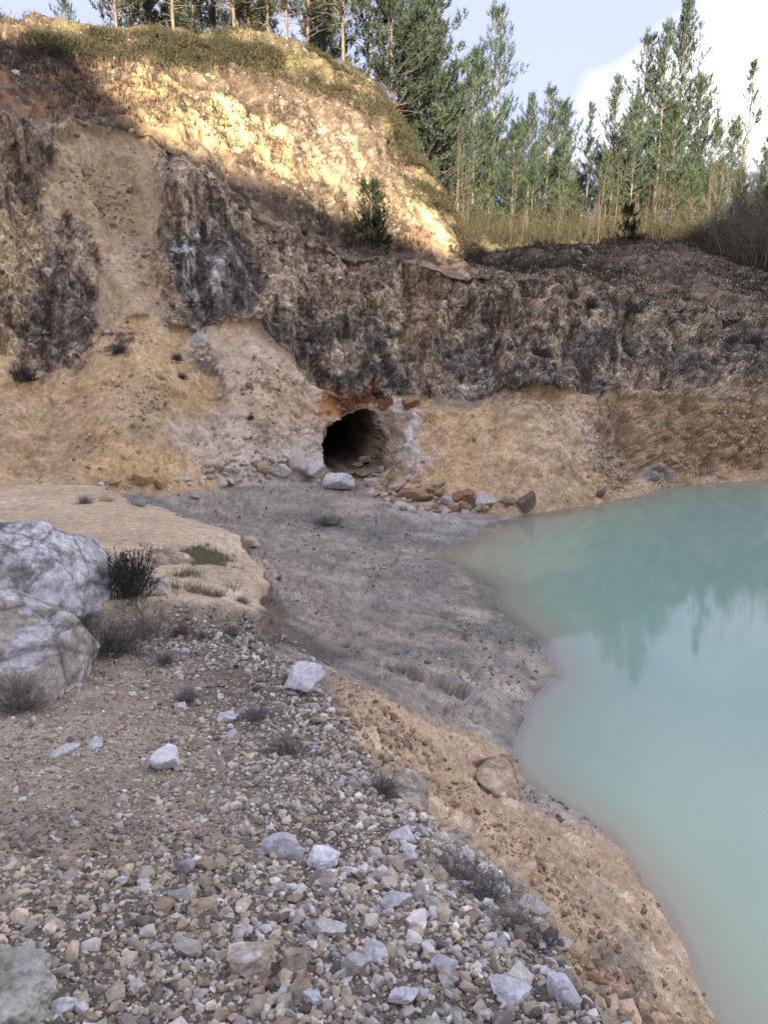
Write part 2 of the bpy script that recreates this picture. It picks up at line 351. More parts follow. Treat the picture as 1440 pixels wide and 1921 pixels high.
def grid_normals(P):
    du = np.gradient(P, axis=1); dv = np.gradient(P, axis=0); n = np.cross(du, dv); n /= np.linalg.norm(n, axis=-1, keepdims=True) + 1e-9
    return n
Nn = grid_normals(P)

# masks (photo polygons of where each ground is)
warp = fbm(P * 1.1, 4) ; warp2 = fbm(P * 1.1, 4, off=31.0)
dist = np.linalg.norm(P - np.array([0, 0, CH]), axis=-1)
wpx = F0 / dist
wx, wy = PX + warp * np.minimum(0.35 * wpx, 40), PY + warp2 * np.minimum(0.35 * wpx, 40) * 0.6
lx = [p[0] for p in LIP]; ly = [p[1] for p in LIP]
GRAVEL_POLY = [(-900, 1170), (150, 1185), (300, 1180), (400, 1178)] + [(p[0], p[1]) for p in LIP] + [(1300, 3800), (-6000, 3800), (-6000, 1170)]
near = S2 == 0
bx = np.minimum(0.12 * wpx, 60)
gmask = np.where(near, sm(-0.6, 0.6, poly_sd(PX + warp * bx, PY + warp2 * bx, GRAVEL_POLY) / np.maximum(0.06 * wpx, 4)), 0)
gmask = np.where(near & (P[..., 1] < 1.2) & (P[..., 0] < 1.0), 1, gmask)
SAND_POLY = [(-800, 905), (180, 922), (240, 952), (330, 986), (400, 1004), (452, 1030), (458, 1060), (478, 1090), (482, 1130), (490, 1200), (420, 1190), (300, 1190), (-800, 1195)]
sandm = np.where(near & (R < 21.5), sm(-5, 5, poly_sd(wx, wy, SAND_POLY)), 0) * (1 - gmask)
BANK_POLY = [(600, 1270), (700, 1300), (800, 1345), (900, 1370), (972, 1420), (978, 1500), (1040, 1520), (1160, 1580), (1280, 1730), (1420, 1960), (1400, 3500), (1300, 3500), (1150, 1921), (1000, 1740), (880, 1620), (760, 1500), (700, 1400)]
bankm = np.where(near & (R < 12), sm(-18, 18, poly_sd(PX + warp * 25, PY + warp2 * 25, BANK_POLY)), 0) * (1 - gmask)
scree = np.where(S2 == 1, 1.0, 0) ; face = np.where((S2 == 2) | (S2 == 3), 1.0, 0)
hill = np.where((S2 == 5), 1.0, 0)

CHUTE = [(112, 262), (150, 246), (275, 250), (288, 330), (292, 430), (310, 540), (330, 600), (330, 640), (200, 640), (205, 600), (190, 520), (178, 430), (150, 385), (80, 378)]
chute = np.where((S2 >= 2) & (S2 <= 3), sm(-9, 9, poly_sd(PX + warp * 34, PY + warp2 * 34, CHUTE)), 0)
# ------------------------------------------------------------------ relief
steep = 1 - np.abs(Nn[..., 2])
Q = P * np.array([1, 1, 0.45])
fa = S >= 1
Pf = P[fa]; Qf = Q[fa]
f1, c1 = facets(Pf * np.array([.7, .7, .28]) + 3.1); f2, c2 = facets(Pf * 1.5 + 9.7); f3, c3 = facets(Pf * 4.2)
big = fbm(Qf * np.array([.30, .30, .12]), 3, off=5); mid = fbm(Qf * .9, 4, off=17); fine = fbm(Pf * 3.2, 5, gain=.6, off=2)
gul = fbm(Pf * np.array([1.15, 1.15, .10]), 4, off=40)             # vertical gullies
gul2 = fbm(Pf * np.array([3.4, 3.4, .45]), 4, gain=.6, off=44)
gul3 = fbm(Pf * np.array([9.0, 9.0, 1.3]), 3, gain=.6, off=47)
wf_face, wf_scree, wf_hill = face[fa], scree[fa], hill[fa]
tt = T2[fa]; ss = S2[fa]
edge = np.where(ss == 1, np.minimum(tt * 5, 1), 1)                 # keep the foot line where it is
kr = np.where(ss == 1, sm(780, 1000, PX[fa]) * 0.35 + 0.25, 1.0)
kr = np.where((ss == 1) & (PX[fa] > 540) & (PX[fa] < 830), 0.55, kr)
kr = np.where((ss == 1) & (PX[fa] > 1120), 1.7, kr)
d_face = big * .5 + gul * .95 + gul2 * .26 + f1 * .30 + f2 * .13 + mid * .10 + fine * .06 + f3 * .03 - 0.03 * np.exp(-c1 * 10) - .03 * np.exp(-c2 * 12)
d_scree = (mid * .28 + f2 * .10 + fine * .11 + f3 * .045 + f1 * .16) + gul * .10 - .04 * np.exp(-c2 * 10)
d_hill = big * .6 + gul * .42 + gul2 * .10 + mid * .2 + fine * .07 + f2 * .03
d_far = mid * .6 + fine * .2
disp = np.where(ss == 1, d_scree * (0.7 + 1.1 * kr), np.where((ss == 2) | (ss == 3), d_face, np.where(ss == 4, d_hill * .9, np.where(ss == 5, d_hill, d_far)))) * edge
fpx_ = PX[fa]; arc = np.sin(np.clip(tt, 0, 1) * math.pi)
fan = 1.0 * np.exp(-((fpx_ - 250) / 95) ** 2) - .35 * np.exp(-((fpx_ - 400) / 35) ** 2) + .75 * np.exp(-((fpx_ - 490) / 62) ** 2) + 1.0 * np.exp(-((fpx_ - 985) / 115) ** 2) - .5 * np.exp(-((fpx_ - 1175) / 45) ** 2) - .4 * np.exp(-((fpx_ - 90) / 60) ** 2)
disp = disp * (1 - .55 * chute[fa]) - .28 * chute[fa]
disp = disp + np.where(ss == 1, fan * arc * .9, 0) + np.where(ss == 2, fan * .25 * (1 - tt), 0)
D = np.zeros((NR, NA)); D[fa] = disp
# even out the step between neighbouring bands
for it in range(5):
    D2 = D.copy(); D2[1:-1] = (D[:-2] + D[1:-1] * 2 + D[2:]) / 4
    m = np.zeros(NR); 
    for k in range(1, 7):
        i0 = int(np.argmax(S == k)); m[max(0, i0 - 5):i0 + 5] = 1
    D = np.where(m[:, None] > 0, D2, D)
# near ground relief
na = S == 0
Pn = P[na]
b1 = fbm(Pn * .8, 4, off=8); b2 = fbm(Pn * 3.1, 5, gain=.55, off=3); b3 = fbm(Pn * 11, 4, off=6)
n2, nc2 = facets(Pn * np.array([3.2, 3.2, 3.2])); n3, nc3 = facets(Pn * 9)
# bedding / rills running down to the water
rill = fbm(np.stack([Pn[..., 0] * .5 + Pn[..., 1] * 1.9, Pn[..., 0] * .18, Pn[..., 2] * 0], -1) * 1.3, 4, off=50)
rill = 1 - np.abs(rill) * 2.2
gm, sa, bk = gmask[na], sandm[na], bankm[na]; mud = np.clip(1 - gm - sa - bk, 0, 1)
fadeR = sm(0, 2.0, rf[None] - RN)
near_d = gm * (b1 * .06 + b2 * .035 + b3 * .012) + sa * (b1 * .04 + b2 * .02) + bk * (b1 * .13 + b2 * .09 + n2 * .07 + n3 * .03 + b3 * .02 - .03 * np.exp(-nc3 * 9)) + mud * (b1 * .10 - .09 * np.exp(-np.abs(fbm(np.stack([Pn[..., 0] * .35 + Pn[..., 1] * .55, Pn[..., 1] * .22 - Pn[..., 0] * .5, Pn[..., 2] * 0], -1) * 1.6, 4, off=71)) * 16) + b2 * .07 + n2 * .03 + n3 * .02 - .03 * np.clip(rill, 0, 1) ** 4 + b3 * .02)
GUL = np.array([at_z(a_, b_, c_) for a_, b_, c_ in [(462, 1040, 1.3), (478, 1095, 1.6), (535, 1130, 1.35), (600, 1182, 1.15), (680, 1230, 1.0), (760, 1262, .75), (850, 1290, .5)]])[:, :2]
gd = np.full(Pn.shape[:2], 9.0); gsd = np.zeros(Pn.shape[:2])
qx, qy = Pn[..., 0] + .35 * b2 + .3 * b1, Pn[..., 1] + .35 * b2 + .1 * b3
for k_ in range(len(GUL) - 1):
    e_ = GUL[k_ + 1] - GUL[k_]; ll_ = (e_ ** 2).sum(); t_ = np.clip(((qx - GUL[k_, 0]) * e_[0] + (qy - GUL[k_, 1]) * e_[1]) / ll_, 0, 1)
    vx, vy = qx - GUL[k_, 0] - t_ * e_[0], qy - GUL[k_, 1] - t_ * e_[1]; dd_ = np.hypot(vx, vy); c_ = dd_ < gd; gd = np.where(c_, dd_, gd); gsd = np.where(c_, np.sign(e_[0] * vy - e_[1] * vx), gsd)
gut = np.where(gsd > 0, np.exp(-(gd / .10) ** 2), np.exp(-(gd / .55) ** 2))        # steep on the near side, shallow beyond
gtap = sm(.0, .5, .5 + 1.3 * fbm(Pn * .75, 4, gain=.6, off=66)) * sm(4.6, 2.6, Pn[..., 0])
near_d = near_d + mud * gtap * (-.07 * np.exp(-(gd / .12) ** 2) + .05 * np.exp(-((gd - .3) / .25) ** 2) * (gsd > 0))
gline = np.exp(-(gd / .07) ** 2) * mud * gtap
shore_fade = sm(0.0, 0.35, np.abs(ZN)) * .75 + .25
sp = sm(-10, 6, poly_sd(wx[na], wy[na], SAND_POLY)) * (RN < 21.5)
D[na] = near_d * shore_fade * (0.35 + .65 * fadeR)
D[na] += 0.26 * sm(-2, 1.5, poly_sd(wx[na] + 5 * b2, wy[na] + 4 * b3, SAND_POLY)) * (RN < 21.5) * sm(0.0, 1, 1 - gm)
P = P + Nn * D[..., None]

# ------------------------------------------------------------------ the mine opening: the face turns inwards along an inclined axis
CAVE = [(607, 872), (606, 835), (612, 808), (625, 796), (648, 787), (657, 774), (690, 769), (706, 773), (714, 800), (723, 836), (722, 860), (716, 880), (692, 888), (660, 892), (636, 890), (618, 882)]
cx, cy = 664.0, 832.0
cang = np.array([math.atan2(y - cy, x - cx) for x, y in CAVE]); crad = np.array([math.hypot(x - cx, y - cy) for x, y in CAVE]); o = np.argsort(cang)
cang, crad = cang[o], crad[o]; cang = np.concatenate([[cang[-1] - 2 * math.pi], cang, [cang[0] + 2 * math.pi]]); crad = np.concatenate([[crad[-1]], crad, [crad[0]]])
PX, PY = to_px(P)
th = np.arctan2(PY - cy, PX - cx); er = np.interp(th, cang, crad) * (1 + .22 * fbm(np.stack([np.cos(th) * 3.5, np.sin(th) * 3.5, th * 0], -1), 4, gain=.6))
rho = np.hypot(PX - cx, PY - cy) / er
inside = (rho < 1.0) & ((S2 == 1) | ((S2 == 0) & (R > 22)))
ex, ey = cx + np.cos(th) * er, cy + np.sin(th) * er
E3 = at_r(ex, ey, 26.0); C3 = at_r(cx, cy, 26.0)
# true distance of the rim: take it from the foot/lintel planes
rim_r = np.interp(ey, [740, 895], [26.65, 25.7]); E3 = at_r(ex, ey, rim_r)
axis = np.array([-0.42, 1.0, 0.03]); axis /= np.linalg.norm(axis)
depth = np.clip((1 - rho) / .72, 0, 1) ** 1.3 * 6.5
k = np.where(rho > .28, 1.0 + .06 * sm(1, .8, rho), rho / .28)
tun = C3 + (E3 - C3) * k[..., None] + axis * depth[..., None]
tun += (fbm(tun * 2.0, 4, off=9)[..., None] * np.array([.16, .10, .14])) * sm(1, .9, rho)[..., None]
tun[..., 2] = np.maximum(tun[..., 2], .24 + .05 * fbm(tun * 2, 2))
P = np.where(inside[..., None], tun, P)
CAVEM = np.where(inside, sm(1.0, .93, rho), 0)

# ------------------------------------------------------------------ colour of the ground (rock and soil types, some painted shade)
C = np.zeros((NR, NA, 3))
def mixc(mask, rgb):
    global C
    C = C + (np.array(rgb) - C) * np.clip(mask, 0, 1)[..., None]
nb = fbm(P * .7, 4, off=21); nm = fbm(P * 2.6, 4, off=22); nf = fbm(P * 8, 4, gain=.6, off=23); st = fbm(P * np.array([1.7, 1.7, .28]), 5, gain=.6, off=24); st2 = fbm(P * np.array([4.5, 4.5, .7]), 4, gain=.6, off=25)
mixc(np.ones((NR, NA)), (.13, .11, .07))
mixc((near * 1.0), (.25, .235, .215)); mixc(near * sm(-.15, .35, nm + nb * .6), (.34, .31, .275))
mixc(sandm, (.45, .36, .25)); mixc(sandm * sm(.0, .4, nb), (.50, .41, .30)); mixc(sandm * sm(.25, .4, nf) * .4, (.3, .24, .17))
mixc(bankm, (.41, .315, .21)); mixc(bankm * sm(.1, .3, nm), (.47, .385, .28)); mixc(bankm * sm(.18, .32, nf) * .7, (.24, .17, .11)); mixc(bankm * sm(.15, .35, -nb) * sm(0, .3, nm) * .6, (.25, .22, .18))
lipw = np.abs(poly_sd(P[..., 0], P[..., 1], [tuple(q[:2]) for q in PZ(LIP)] + [(8, -3), (8, 12)]))
coarse = np.clip(sm(1.7, .5, lipw) + sm(3.6, 2.7, dist), 0, 1)
mixc(gmask, (.30, .25, .19)); mixc(gmask * sm(.0, .35, nb), (.35, .295, .225)); mixc(gmask * coarse * .85, (.12, .10, .08)); mixc(gmask * sm(.12, .32, nf) * .6, (.15, .125, .1))  # dark gaps between the coarse stones put into the ground colour
mixc(scree, (.37, .28, .18)); mixc(scree * sm(0, .3, nm), (.44, .35, .23)); mixc(scree * sm(.1, .35, nf + .3 * nb) * .5, (.25, .18, .11))
mixc(face, (.37, .30, .222)); mixc(face * sm(.0, .25, st), (.49, .40, .29)); mixc(face * sm(.1, .3, st2) * .7, (.30, .255, .20)); mixc(face * sm(.12, .3, -st2 - .3 * st) * .75, (.06, .05, .045))
mixc((S2 == 4) * 1.0, (.15, .118, .086)); mixc((S2 == 4) * sm(-.1, .2, nf), (.08, .066, .048)); mixc((S2 == 4) * sm(.15, .3, nm), (.22, .175, .13))
mixc(hill, (.078, .06, .046)); mixc(hill * sm(0, .3, st), (.112, .088, .066)); mixc(hill * sm(.05, .3, nf) * .6, (.12, .085, .06)); mixc(hill * sm(.28, .4, fbm(P * 5, 3, off=70)) * .5, (.32, .27, .21))
wamp = np.minimum(1.1 * wpx, 46)
w1, w2 = fbm(P * .55, 5, gain=.62, off=61), fbm(P * .55, 5, gain=.62, off=62)
QX, QY = PX + w1 * wamp * 1.3, PY + w2 * wamp * 1.5
def paint(poly, rgb, soft=10, op=1.0, on=None, mod=None):
    xs = [p[0] for p in poly]; ys = [p[1] for p in poly]
    sel = (QX > min(xs) - 3 * soft) & (QX < max(xs) + 3 * soft) & (QY > min(ys) - 3 * soft) & (QY < max(ys) + 3 * soft) & ((S2 >= 1) if on is None else on)
    if not sel.any(): return
    m = sm(-soft, soft, poly_sd(QX[sel], QY[sel], poly)) * op
    if mod is not None: m = m * mod[sel]
    C[sel] += (np.array(rgb) - C[sel]) * m[:, None]
TAN, YEL, PALE, DARK, SLATE, WHITE, RUST = (.34, .27, .185), (.46, .33, .165), (.50, .43, .34), (.055, .048, .046), (.145, .138, .138), (.52, .52, .53), (.12, .042, .02)
sA = sm(-.15, .2, st); sB = sm(-.1, .25, st2); sC = sm(-.25, .1, -st2)
gst = fbm(P * np.array([1.3, 1.3, .22]), 4, off=29)
# upper-left face
paint([(-400, 380), (70, 380), (95, 470), (60, 540), (20, 640), (-400, 660)], (.50, .40, .245), 22, .9, mod=sm(-.45, .05, st))
paint([(120, 255), (275, 250), (290, 420), (305, 560), (340, 620), (200, 610), (190, 520), (170, 430), (95, 370)], (.35, .28, .19), 14, .95)
paint([(180, 260), (260, 260), (240, 330), (170, 380), (100, 370), (150, 320)], (.42, .34, .235), 18, .7)
paint([(-300, 190), (120, 215), (110, 260), (80, 350), (30, 330), (-300, 360)], (.20, .165, .125), 12, .6, mod=sC)
paint([(-60, 362), (75, 362), (70, 380), (-60, 382)], (.07, .06, .05), 5, .8)
paint([(138, 226), (205, 226), (200, 244), (150, 246)], (.05, .042, .036), 5, .9)
paint([(60, 500), (110, 460), (180, 540), (212, 600), (150, 692), (75, 680), (35, 600)], (.12, .105, .098), 18, .8, mod=sm(-.5, -.05, -st2))
paint([(112, 500), (150, 490), (160, 600), (120, 640)], (.33, .29, .25), 12, .7, mod=sB)
paint([(290, 250), (360, 300), (400, 460), (440, 600), (380, 610), (320, 520), (300, 400)], (.17, .142, .115), 18, .6, mod=sC)
paint([(320, 450), (440, 430), (500, 560), (490, 615), (380, 610), (330, 540)], (.10, .096, .1), 16, .85)
paint([(345, 440), (380, 430), (390, 560), (350, 560)], WHITE, 9, .85, mod=sm(-.1, .12, st2))
paint([(410, 470), (432, 470), (440, 545), (418, 550)], WHITE, 7, .85)
paint([(240, 510), (290, 500), (300, 560), (245, 560)], (.2, .19, .175), 9, .9)
# fan of scree and its surroundings
paint([(240, 585), (330, 640), (410, 720), (420, 790), (340, 905), (170, 912), (140, 760), (-300, 760), (-300, 640), (20, 650), (80, 690), (150, 700), (205, 610)], (.44, .335, .20), 30, .9)
paint([(60, 650), (150, 690), (100, 720), (20, 730), (10, 690)], (.12, .10, .085), 10, .6, mod=sB)
paint([(200, 720), (420, 780), (430, 860), (340, 850), (200, 800)], (.37, .30, .22), 30, .6)
paint([(170, 840), (330, 850), (330, 920), (180, 915)], (.46, .34, .19), 26, .7)
paint([(-300, 760), (160, 780), (180, 900), (-300, 915)], (.40, .32, .21), 26, .8)
paint([(200, 645), (248, 648), (246, 662), (205, 664)], (.06, .05, .04), 5, .9)
paint([(270, 600), (310, 595), (305, 640), (280, 635)], (.4, .38, .36), 8, .7)
# pale bulge left of the opening
paint([(365, 612), (475, 603), (525, 640), (560, 690), (610, 740), (620, 790), (600, 900), (470, 900), (430, 780), (415, 720), (370, 660)], (.50, .415, .315), 9, .97)
paint([(360, 612), (410, 610), (400, 650), (370, 660)], (.5, .5, .52), 9, .85)
paint([(480, 640), (540, 690), (600, 750), (560, 770), (500, 700)], (.53, .405, .255), 14, .7)
paint([(372, 640), (412, 640), (440, 730), (425, 752), (370, 700)], (.10, .095, .095), 9, .9, mod=sm(-.35, .0, nf))
paint([(440, 760), (540, 780), (600, 850), (560, 905), (420, 890), (340, 830), (330, 800)], (.47, .42, .37), 18, .8)
paint([(480, 840), (600, 850), (660, 915), (480, 905)], (.52, .49, .46), 12, .8)
# dark band over the opening
paint([(490, 610), (560, 560), (700, 600), (775, 640), (770, 735), (640, 738), (590, 715), (540, 660)], (.13, .12, .115), 18, .8, mod=sm(-.45, .05, -st2))
paint([(628, 640), (655, 636), (655, 700), (612, 690)], (.5, .43, .34), 6, .95)
paint([(585, 700), (760, 706), (800, 728), (640, 742)], (.085, .092, .085), 7, .8)
paint([(600, 738), (700, 742), (806, 742), (806, 776), (740, 775), (706, 772), (650, 788), (612, 772)], RUST, 6, .95, mod=sm(-.6, -.15, nm))
paint([(548, 758), (620, 748), (640, 770), (600, 800), (545, 790)], (.38, .19, .075), 10, .85)
paint([(742, 735), (760, 728), (765, 770), (745, 770)], (.5, .46, .42), 4, .9)
paint([(708, 770), (770, 770), (770, 900), (724, 905), (724, 840)], (.27, .225, .185), 7, .9)
paint([(740, 730), (790, 600), (800, 560), (760, 560), (745, 640)], (.12, .1, .085), 14, .6)
paint([(774, 784), (822, 780), (815, 830), (795, 850), (772, 910), (768, 850)], (.50, .52, .56), 6, .95, mod=sm(-.5, 0, nf))
# lower right slopes
paint([(815, 765), (925, 768), (940, 820), (925, 935), (770, 928), (780, 870)], (.45, .345, .205), 26, .9)
paint([(815, 738), (990, 745), (980, 775), (820, 768)], (.28, .245, .185), 9, .85)
paint([(925, 770), (1090, 770), (1180, 860), (1230, 930), (920, 965)], (.45, .36, .25), 30, .9)
paint([(1075, 785), (1120, 790), (1185, 890), (1160, 885)], (.42, .39, .35), 9, .8)
paint([(920, 800), (960, 800), (1000, 900), (960, 900)], (.47, .345, .185), 18, .6)
paint([(1110, 740), (1800, 700), (1800, 905), (1220, 912), (1150, 850)], (.39, .295, .195), 12, .9)
paint([(1130, 790), (1420, 770), (1440, 880), (1200, 890)], (.21, .145, .09), 14, .75, mod=sm(.0, .22, fbm(P * np.array([.9, .9, 3.2]), 4, off=80)))
paint([(1200, 880), (1270, 890), (1260, 920), (1190, 915)], (.27, .255, .24), 9, .8)
paint([(1300, 690), (1800, 640), (1800, 730), (1300, 750)], (.36, .30, .23), 18, .7)
# right face bands
paint([(755, 500), (830, 502), (836, 600), (812, 690), (748, 660)], (.30, .225, .14), 10, .85)
paint([(780, 640), (900, 625), (1040, 640), (1180, 640), (1320, 640), (1440, 640), (1440, 690), (1310, 700), (1210, 735), (1000, 742), (800, 735)], SLATE, 22, .85, mod=sm(-.35, .12, -st2 - .5 * nb))
paint([(1150, 600), (1440, 620), (1800, 640), (1800, 690), (1440, 680), (1180, 660)], (.18, .165, .15), 18, .6)
paint([(840, 520), (1090, 530), (1100, 600), (900, 620)], (.20, .145, .10), 22, .7, mod=sB)
paint([(830, 600), (860, 600), (862, 670), (835, 675)], (.36, .29, .22), 9, .8, mod=sB)
paint([(1100, 560), (1180, 570), (1230, 600), (1440, 610), (1440, 640), (1200, 640)], (.30, .25, .17), 12, .7, mod=sm(0, .3, nm))
paint([(850, 722), (925, 706), (928, 714), (862, 732)], (.6, .6, .6), 3, .8)
paint([(1195, 600), (1215, 630), (1210, 640), (1190, 606)], (.5, .5, .5), 4, .8)
for (sx, sy0, sy1, sw) in [(498, 520, 590, 9), (560, 500, 600, 7), (600, 540, 610, 6), (690, 520, 580, 8), (747, 560, 690, 6), (848, 560, 672, 9), (905, 545, 600, 8), (960, 535, 590, 9), (1012, 545, 610, 7), (1062, 540, 600, 8), (1120, 570, 640, 7), (1250, 600, 650, 9), (1340, 610, 660, 9), (1160, 680, 735, 6), (1000, 690, 735, 5)]:
    paint([(sx - sw, sy0), (sx + sw, sy0 + 4), (sx + sw * 1.3, sy1), (sx - sw * .8, sy1 - 6)], (.50, .42, .31), 8, .75, mod=sm(-.35, .1, st2))
# upper hill
paint([(-300, 110), (90, 120), (270, 160), (280, 220), (-300, 200)], (.23, .14, .07), 20, .8, mod=sA)
paint([(195, 150), (330, 130), (350, 190), (480, 255), (560, 290), (640, 330), (560, 340), (430, 290), (270, 240)], (.30, .21, .11), 24, .8, mod=sm(-.35, .15, st))
paint([(330, 225), (395, 180), (440, 190), (470, 240), (560, 270), (560, 325), (450, 300), (370, 280)], (.42, .335, .2), 16, .9, mod=sm(-.5, .0, gst))
paint([(400, 180), (438, 185), (445, 290), (412, 280)], (.52, .42, .22), 7, .9)
paint([(520, 250), (570, 265), (650, 330), (600, 345)], (.38, .28, .155), 12, .7, mod=sA)
paint([(560, 220), (640, 240), (700, 330), (740, 400), (660, 400), (590, 330)], (.235, .2, .158), 20, .7, mod=sm(-.2, .25, nf))
for q in ([(645, 265), (668, 280), (690, 310), (672, 308)], [(700, 305), (725, 330), (745, 400), (720, 360)], [(768, 335), (800, 380), (850, 460), (870, 505), (845, 500), (800, 420)], [(650, 340), (680, 345), (720, 380), (690, 390)], [(820, 450), (870, 490), (880, 505), (830, 500)]):
    paint(q, (.46, .36, .21), 7, .95)
paint([(730, 320), (780, 400), (830, 470), (790, 480), (740, 400)], (.27, .175, .115), 14, .7)
paint([(100, 30), (420, 60), (640, 90), (700, 140), (780, 280), (850, 420), (880, 470), (830, 420), (740, 270), (680, 180), (560, 150), (420, 120), (280, 105), (100, 105)], (.115, .11, .05), 14, .75, mod=sm(-.4, .2, nm))
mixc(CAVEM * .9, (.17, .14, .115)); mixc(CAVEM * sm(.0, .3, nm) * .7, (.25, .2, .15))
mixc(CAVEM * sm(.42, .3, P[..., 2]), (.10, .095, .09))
# mud colours, with the dark cut edge and gully shade painted in
def paintn(poly, rgb, soft, op, mod=None): paint(poly, rgb, soft, op, on=(S2 == 0), mod=mod)
mudm = np.zeros((NR, NA)); mudm[na] = mud
paintn([(240, 950), (700, 955), (900, 990), (930, 1100), (1040, 1260), (960, 1330), (800, 1190), (700, 1080), (560, 1000), (350, 990)], (.24, .226, .202), 26, .8, mod=mudm)
paintn([(480, 1010), (640, 1040), (720, 1180), (600, 1180), (490, 1100)], (.30, .265, .22), 30, .7, mod=mudm)
paintn([(600, 1240), (760, 1240), (950, 1330), (980, 1420), (800, 1330)], (.27, .25, .225), 22, .7, mod=mudm)
paintn([(740, 960), (900, 970), (905, 1005), (780, 990)], (.36, .34, .32), 12, .8, mod=mudm)
paintn([(420, 905), (700, 920), (740, 960), (560, 965), (300, 945)], (.31, .275, .23), 16, .7, mod=mudm)
paintn([(930, 1120), (1050, 1260), (1000, 1290), (900, 1220), (860, 1140)], (.205, .194, .176), 18, .7, mod=mudm)
cr_n = np.zeros((NR, NA)); cr_n[na] = np.clip(rill, 0, 1) ** 5
mixc(mudm * cr_n * .2, (.10, .09, .08)); mixc(mudm * sm(.12, .3, fbm(P * np.array([1.2, 2.4, 2]), 4, off=77)) * .65, (.41, .36, .295))
paintn([(1080, 1740), (1200, 1760), (1230, 1850), (1130, 1840)], (.16, .15, .13), 24, .7)
paintn([(474, 1085), (510, 1100), (560, 1140), (610, 1190), (690, 1232), (640, 1240), (560, 1225), (505, 1215), (485, 1180)], (.115, .10, .088), 12, .9)  # shade below the cut edge put into the soil colour
glf = np.zeros((NR, NA)); glf[na] = gline; mixc(glf * .85, (.05, .045, .04))  # shadow line of the gully painted into the mud
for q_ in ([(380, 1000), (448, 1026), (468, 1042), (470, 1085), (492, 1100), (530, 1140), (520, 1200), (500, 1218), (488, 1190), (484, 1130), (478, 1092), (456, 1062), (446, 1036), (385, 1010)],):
    m_ = sm(-5, 5, poly_sd(PX + warp * 14, PY + warp2 * 10, q_)) * (S2 == 0) * (R > 7) * (1 - .8 * sandm); mixc(m_ * .85, (.13, .105, .085))  # brown cut soil, plus painted dark for the undercut along the sand edge
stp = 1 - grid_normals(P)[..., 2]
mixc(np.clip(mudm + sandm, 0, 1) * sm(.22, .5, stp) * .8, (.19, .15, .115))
wet = near * sm(.10, .0, P[..., 2]) * sm(-1.5, -.05, P[..., 2])
C *= (1 - .16 * wet)[..., None]
st3 = fbm(P * np.array([8.5, 8.5, 4.5]), 3, gain=.65, off=26); sp3 = fbm(P * 15, 3, gain=.7, off=27)
slabp = np.where(S2 == 1, sm(-8, 8, poly_sd(PX, PY, [(385, 612), (475, 603), (525, 640), (560, 690), (610, 745), (590, 800), (480, 790), (430, 760), (420, 700)])), 0)
chs = np.where((S2 >= 2) & (S2 <= 3), sm(-26, 10, poly_sd(PX + warp * 40 + st2 * 30, PY + warp2 * 34, CHUTE)), 0)
mixc(chs * .8, (.36, .295, .21)); mixc(chute, (.40, .325, .225)); mixc(chute * sm(-.05, .3, nb + .4 * st), (.47, .39, .285)); mixc(chute * sm(.15, .35, nm) * .5, (.31, .235, .15)); mixc(chute * sm(.2, .35, -st2) * .4, (.24, .19, .14))
mixc(slabp * .75, (.50, .43, .34)); mixc(slabp * sm(.05, .3, st) * .6, (.46, .36, .25))
face = face * (1 - chute); scree = np.maximum(scree, chute) * (1 - .6 * slabp)
hill = np.where((S2 == 4) | (S2 == 5), 1.0, 0)
con = face * (.6 * st2 + .55 * st3 + .35 * st + .55 * nf) + scree * (.28 * nf + .22 * sp3 + .2 * nm) + hill * (.45 * st2 + .25 * nf + .15 * sp3) + near * (.25 * nf + .22 * nm + .3 * nb * (mudm > .3))
C = C * np.exp(con)[..., None]
crk = np.zeros((NR, NA)); crk[fa] = .35 * np.exp(-c3 * 11) + .45 * np.exp(-c2 * 14); C *= (1 - crk * (face + .5 * scree * (PX > 1100)))[..., None]
spk = sm(.3, .42, sp3) * (face * .5 + hill * .1) ; C = C + (np.array((.40, .36, .31)) - C) * spk[..., None]
C = np.clip(C * np.where(near[..., None], np.array([1.22, 1.21, 1.18]), np.array([1.29, 1.22, 1.12])) * (1 - .14 * mudm)[..., None], .015, .72)

# ------------------------------------------------------------------ split the sheet into its grounds
idx = np.arange(NR * NA).reshape(NR, NA)
Fq = np.stack([idx[:-1, :-1], idx[:-1, 1:], idx[1:, 1:], idx[1:, :-1]], -1).reshape(-1, 4)
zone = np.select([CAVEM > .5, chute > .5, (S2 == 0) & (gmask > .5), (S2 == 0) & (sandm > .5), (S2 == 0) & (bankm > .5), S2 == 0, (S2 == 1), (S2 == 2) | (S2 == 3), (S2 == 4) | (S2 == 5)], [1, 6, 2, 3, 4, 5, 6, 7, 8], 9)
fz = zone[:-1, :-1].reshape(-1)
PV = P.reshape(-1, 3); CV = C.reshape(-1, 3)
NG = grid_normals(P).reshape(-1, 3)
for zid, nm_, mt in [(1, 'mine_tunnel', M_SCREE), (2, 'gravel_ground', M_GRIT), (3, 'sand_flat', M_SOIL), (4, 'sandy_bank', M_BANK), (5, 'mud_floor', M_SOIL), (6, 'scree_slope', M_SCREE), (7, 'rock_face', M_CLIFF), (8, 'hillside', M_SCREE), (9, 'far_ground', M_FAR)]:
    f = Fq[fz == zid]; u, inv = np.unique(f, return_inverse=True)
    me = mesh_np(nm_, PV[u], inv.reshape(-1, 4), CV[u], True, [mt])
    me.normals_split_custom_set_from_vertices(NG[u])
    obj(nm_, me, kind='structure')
step = 1
BVH = BVHTree.FromPolygons(PV.tolist(), Fq.tolist())
def hit(px, py):
    X_, f_, v_ = hv(px, py); d = Vector((float(X_), float(f_), float(v_))).normalized()
    h = BVH.ray_cast(Vector((0, 0, CH)), d); return (h[0], h[1], h[3]) if h[0] else (None, None, None)
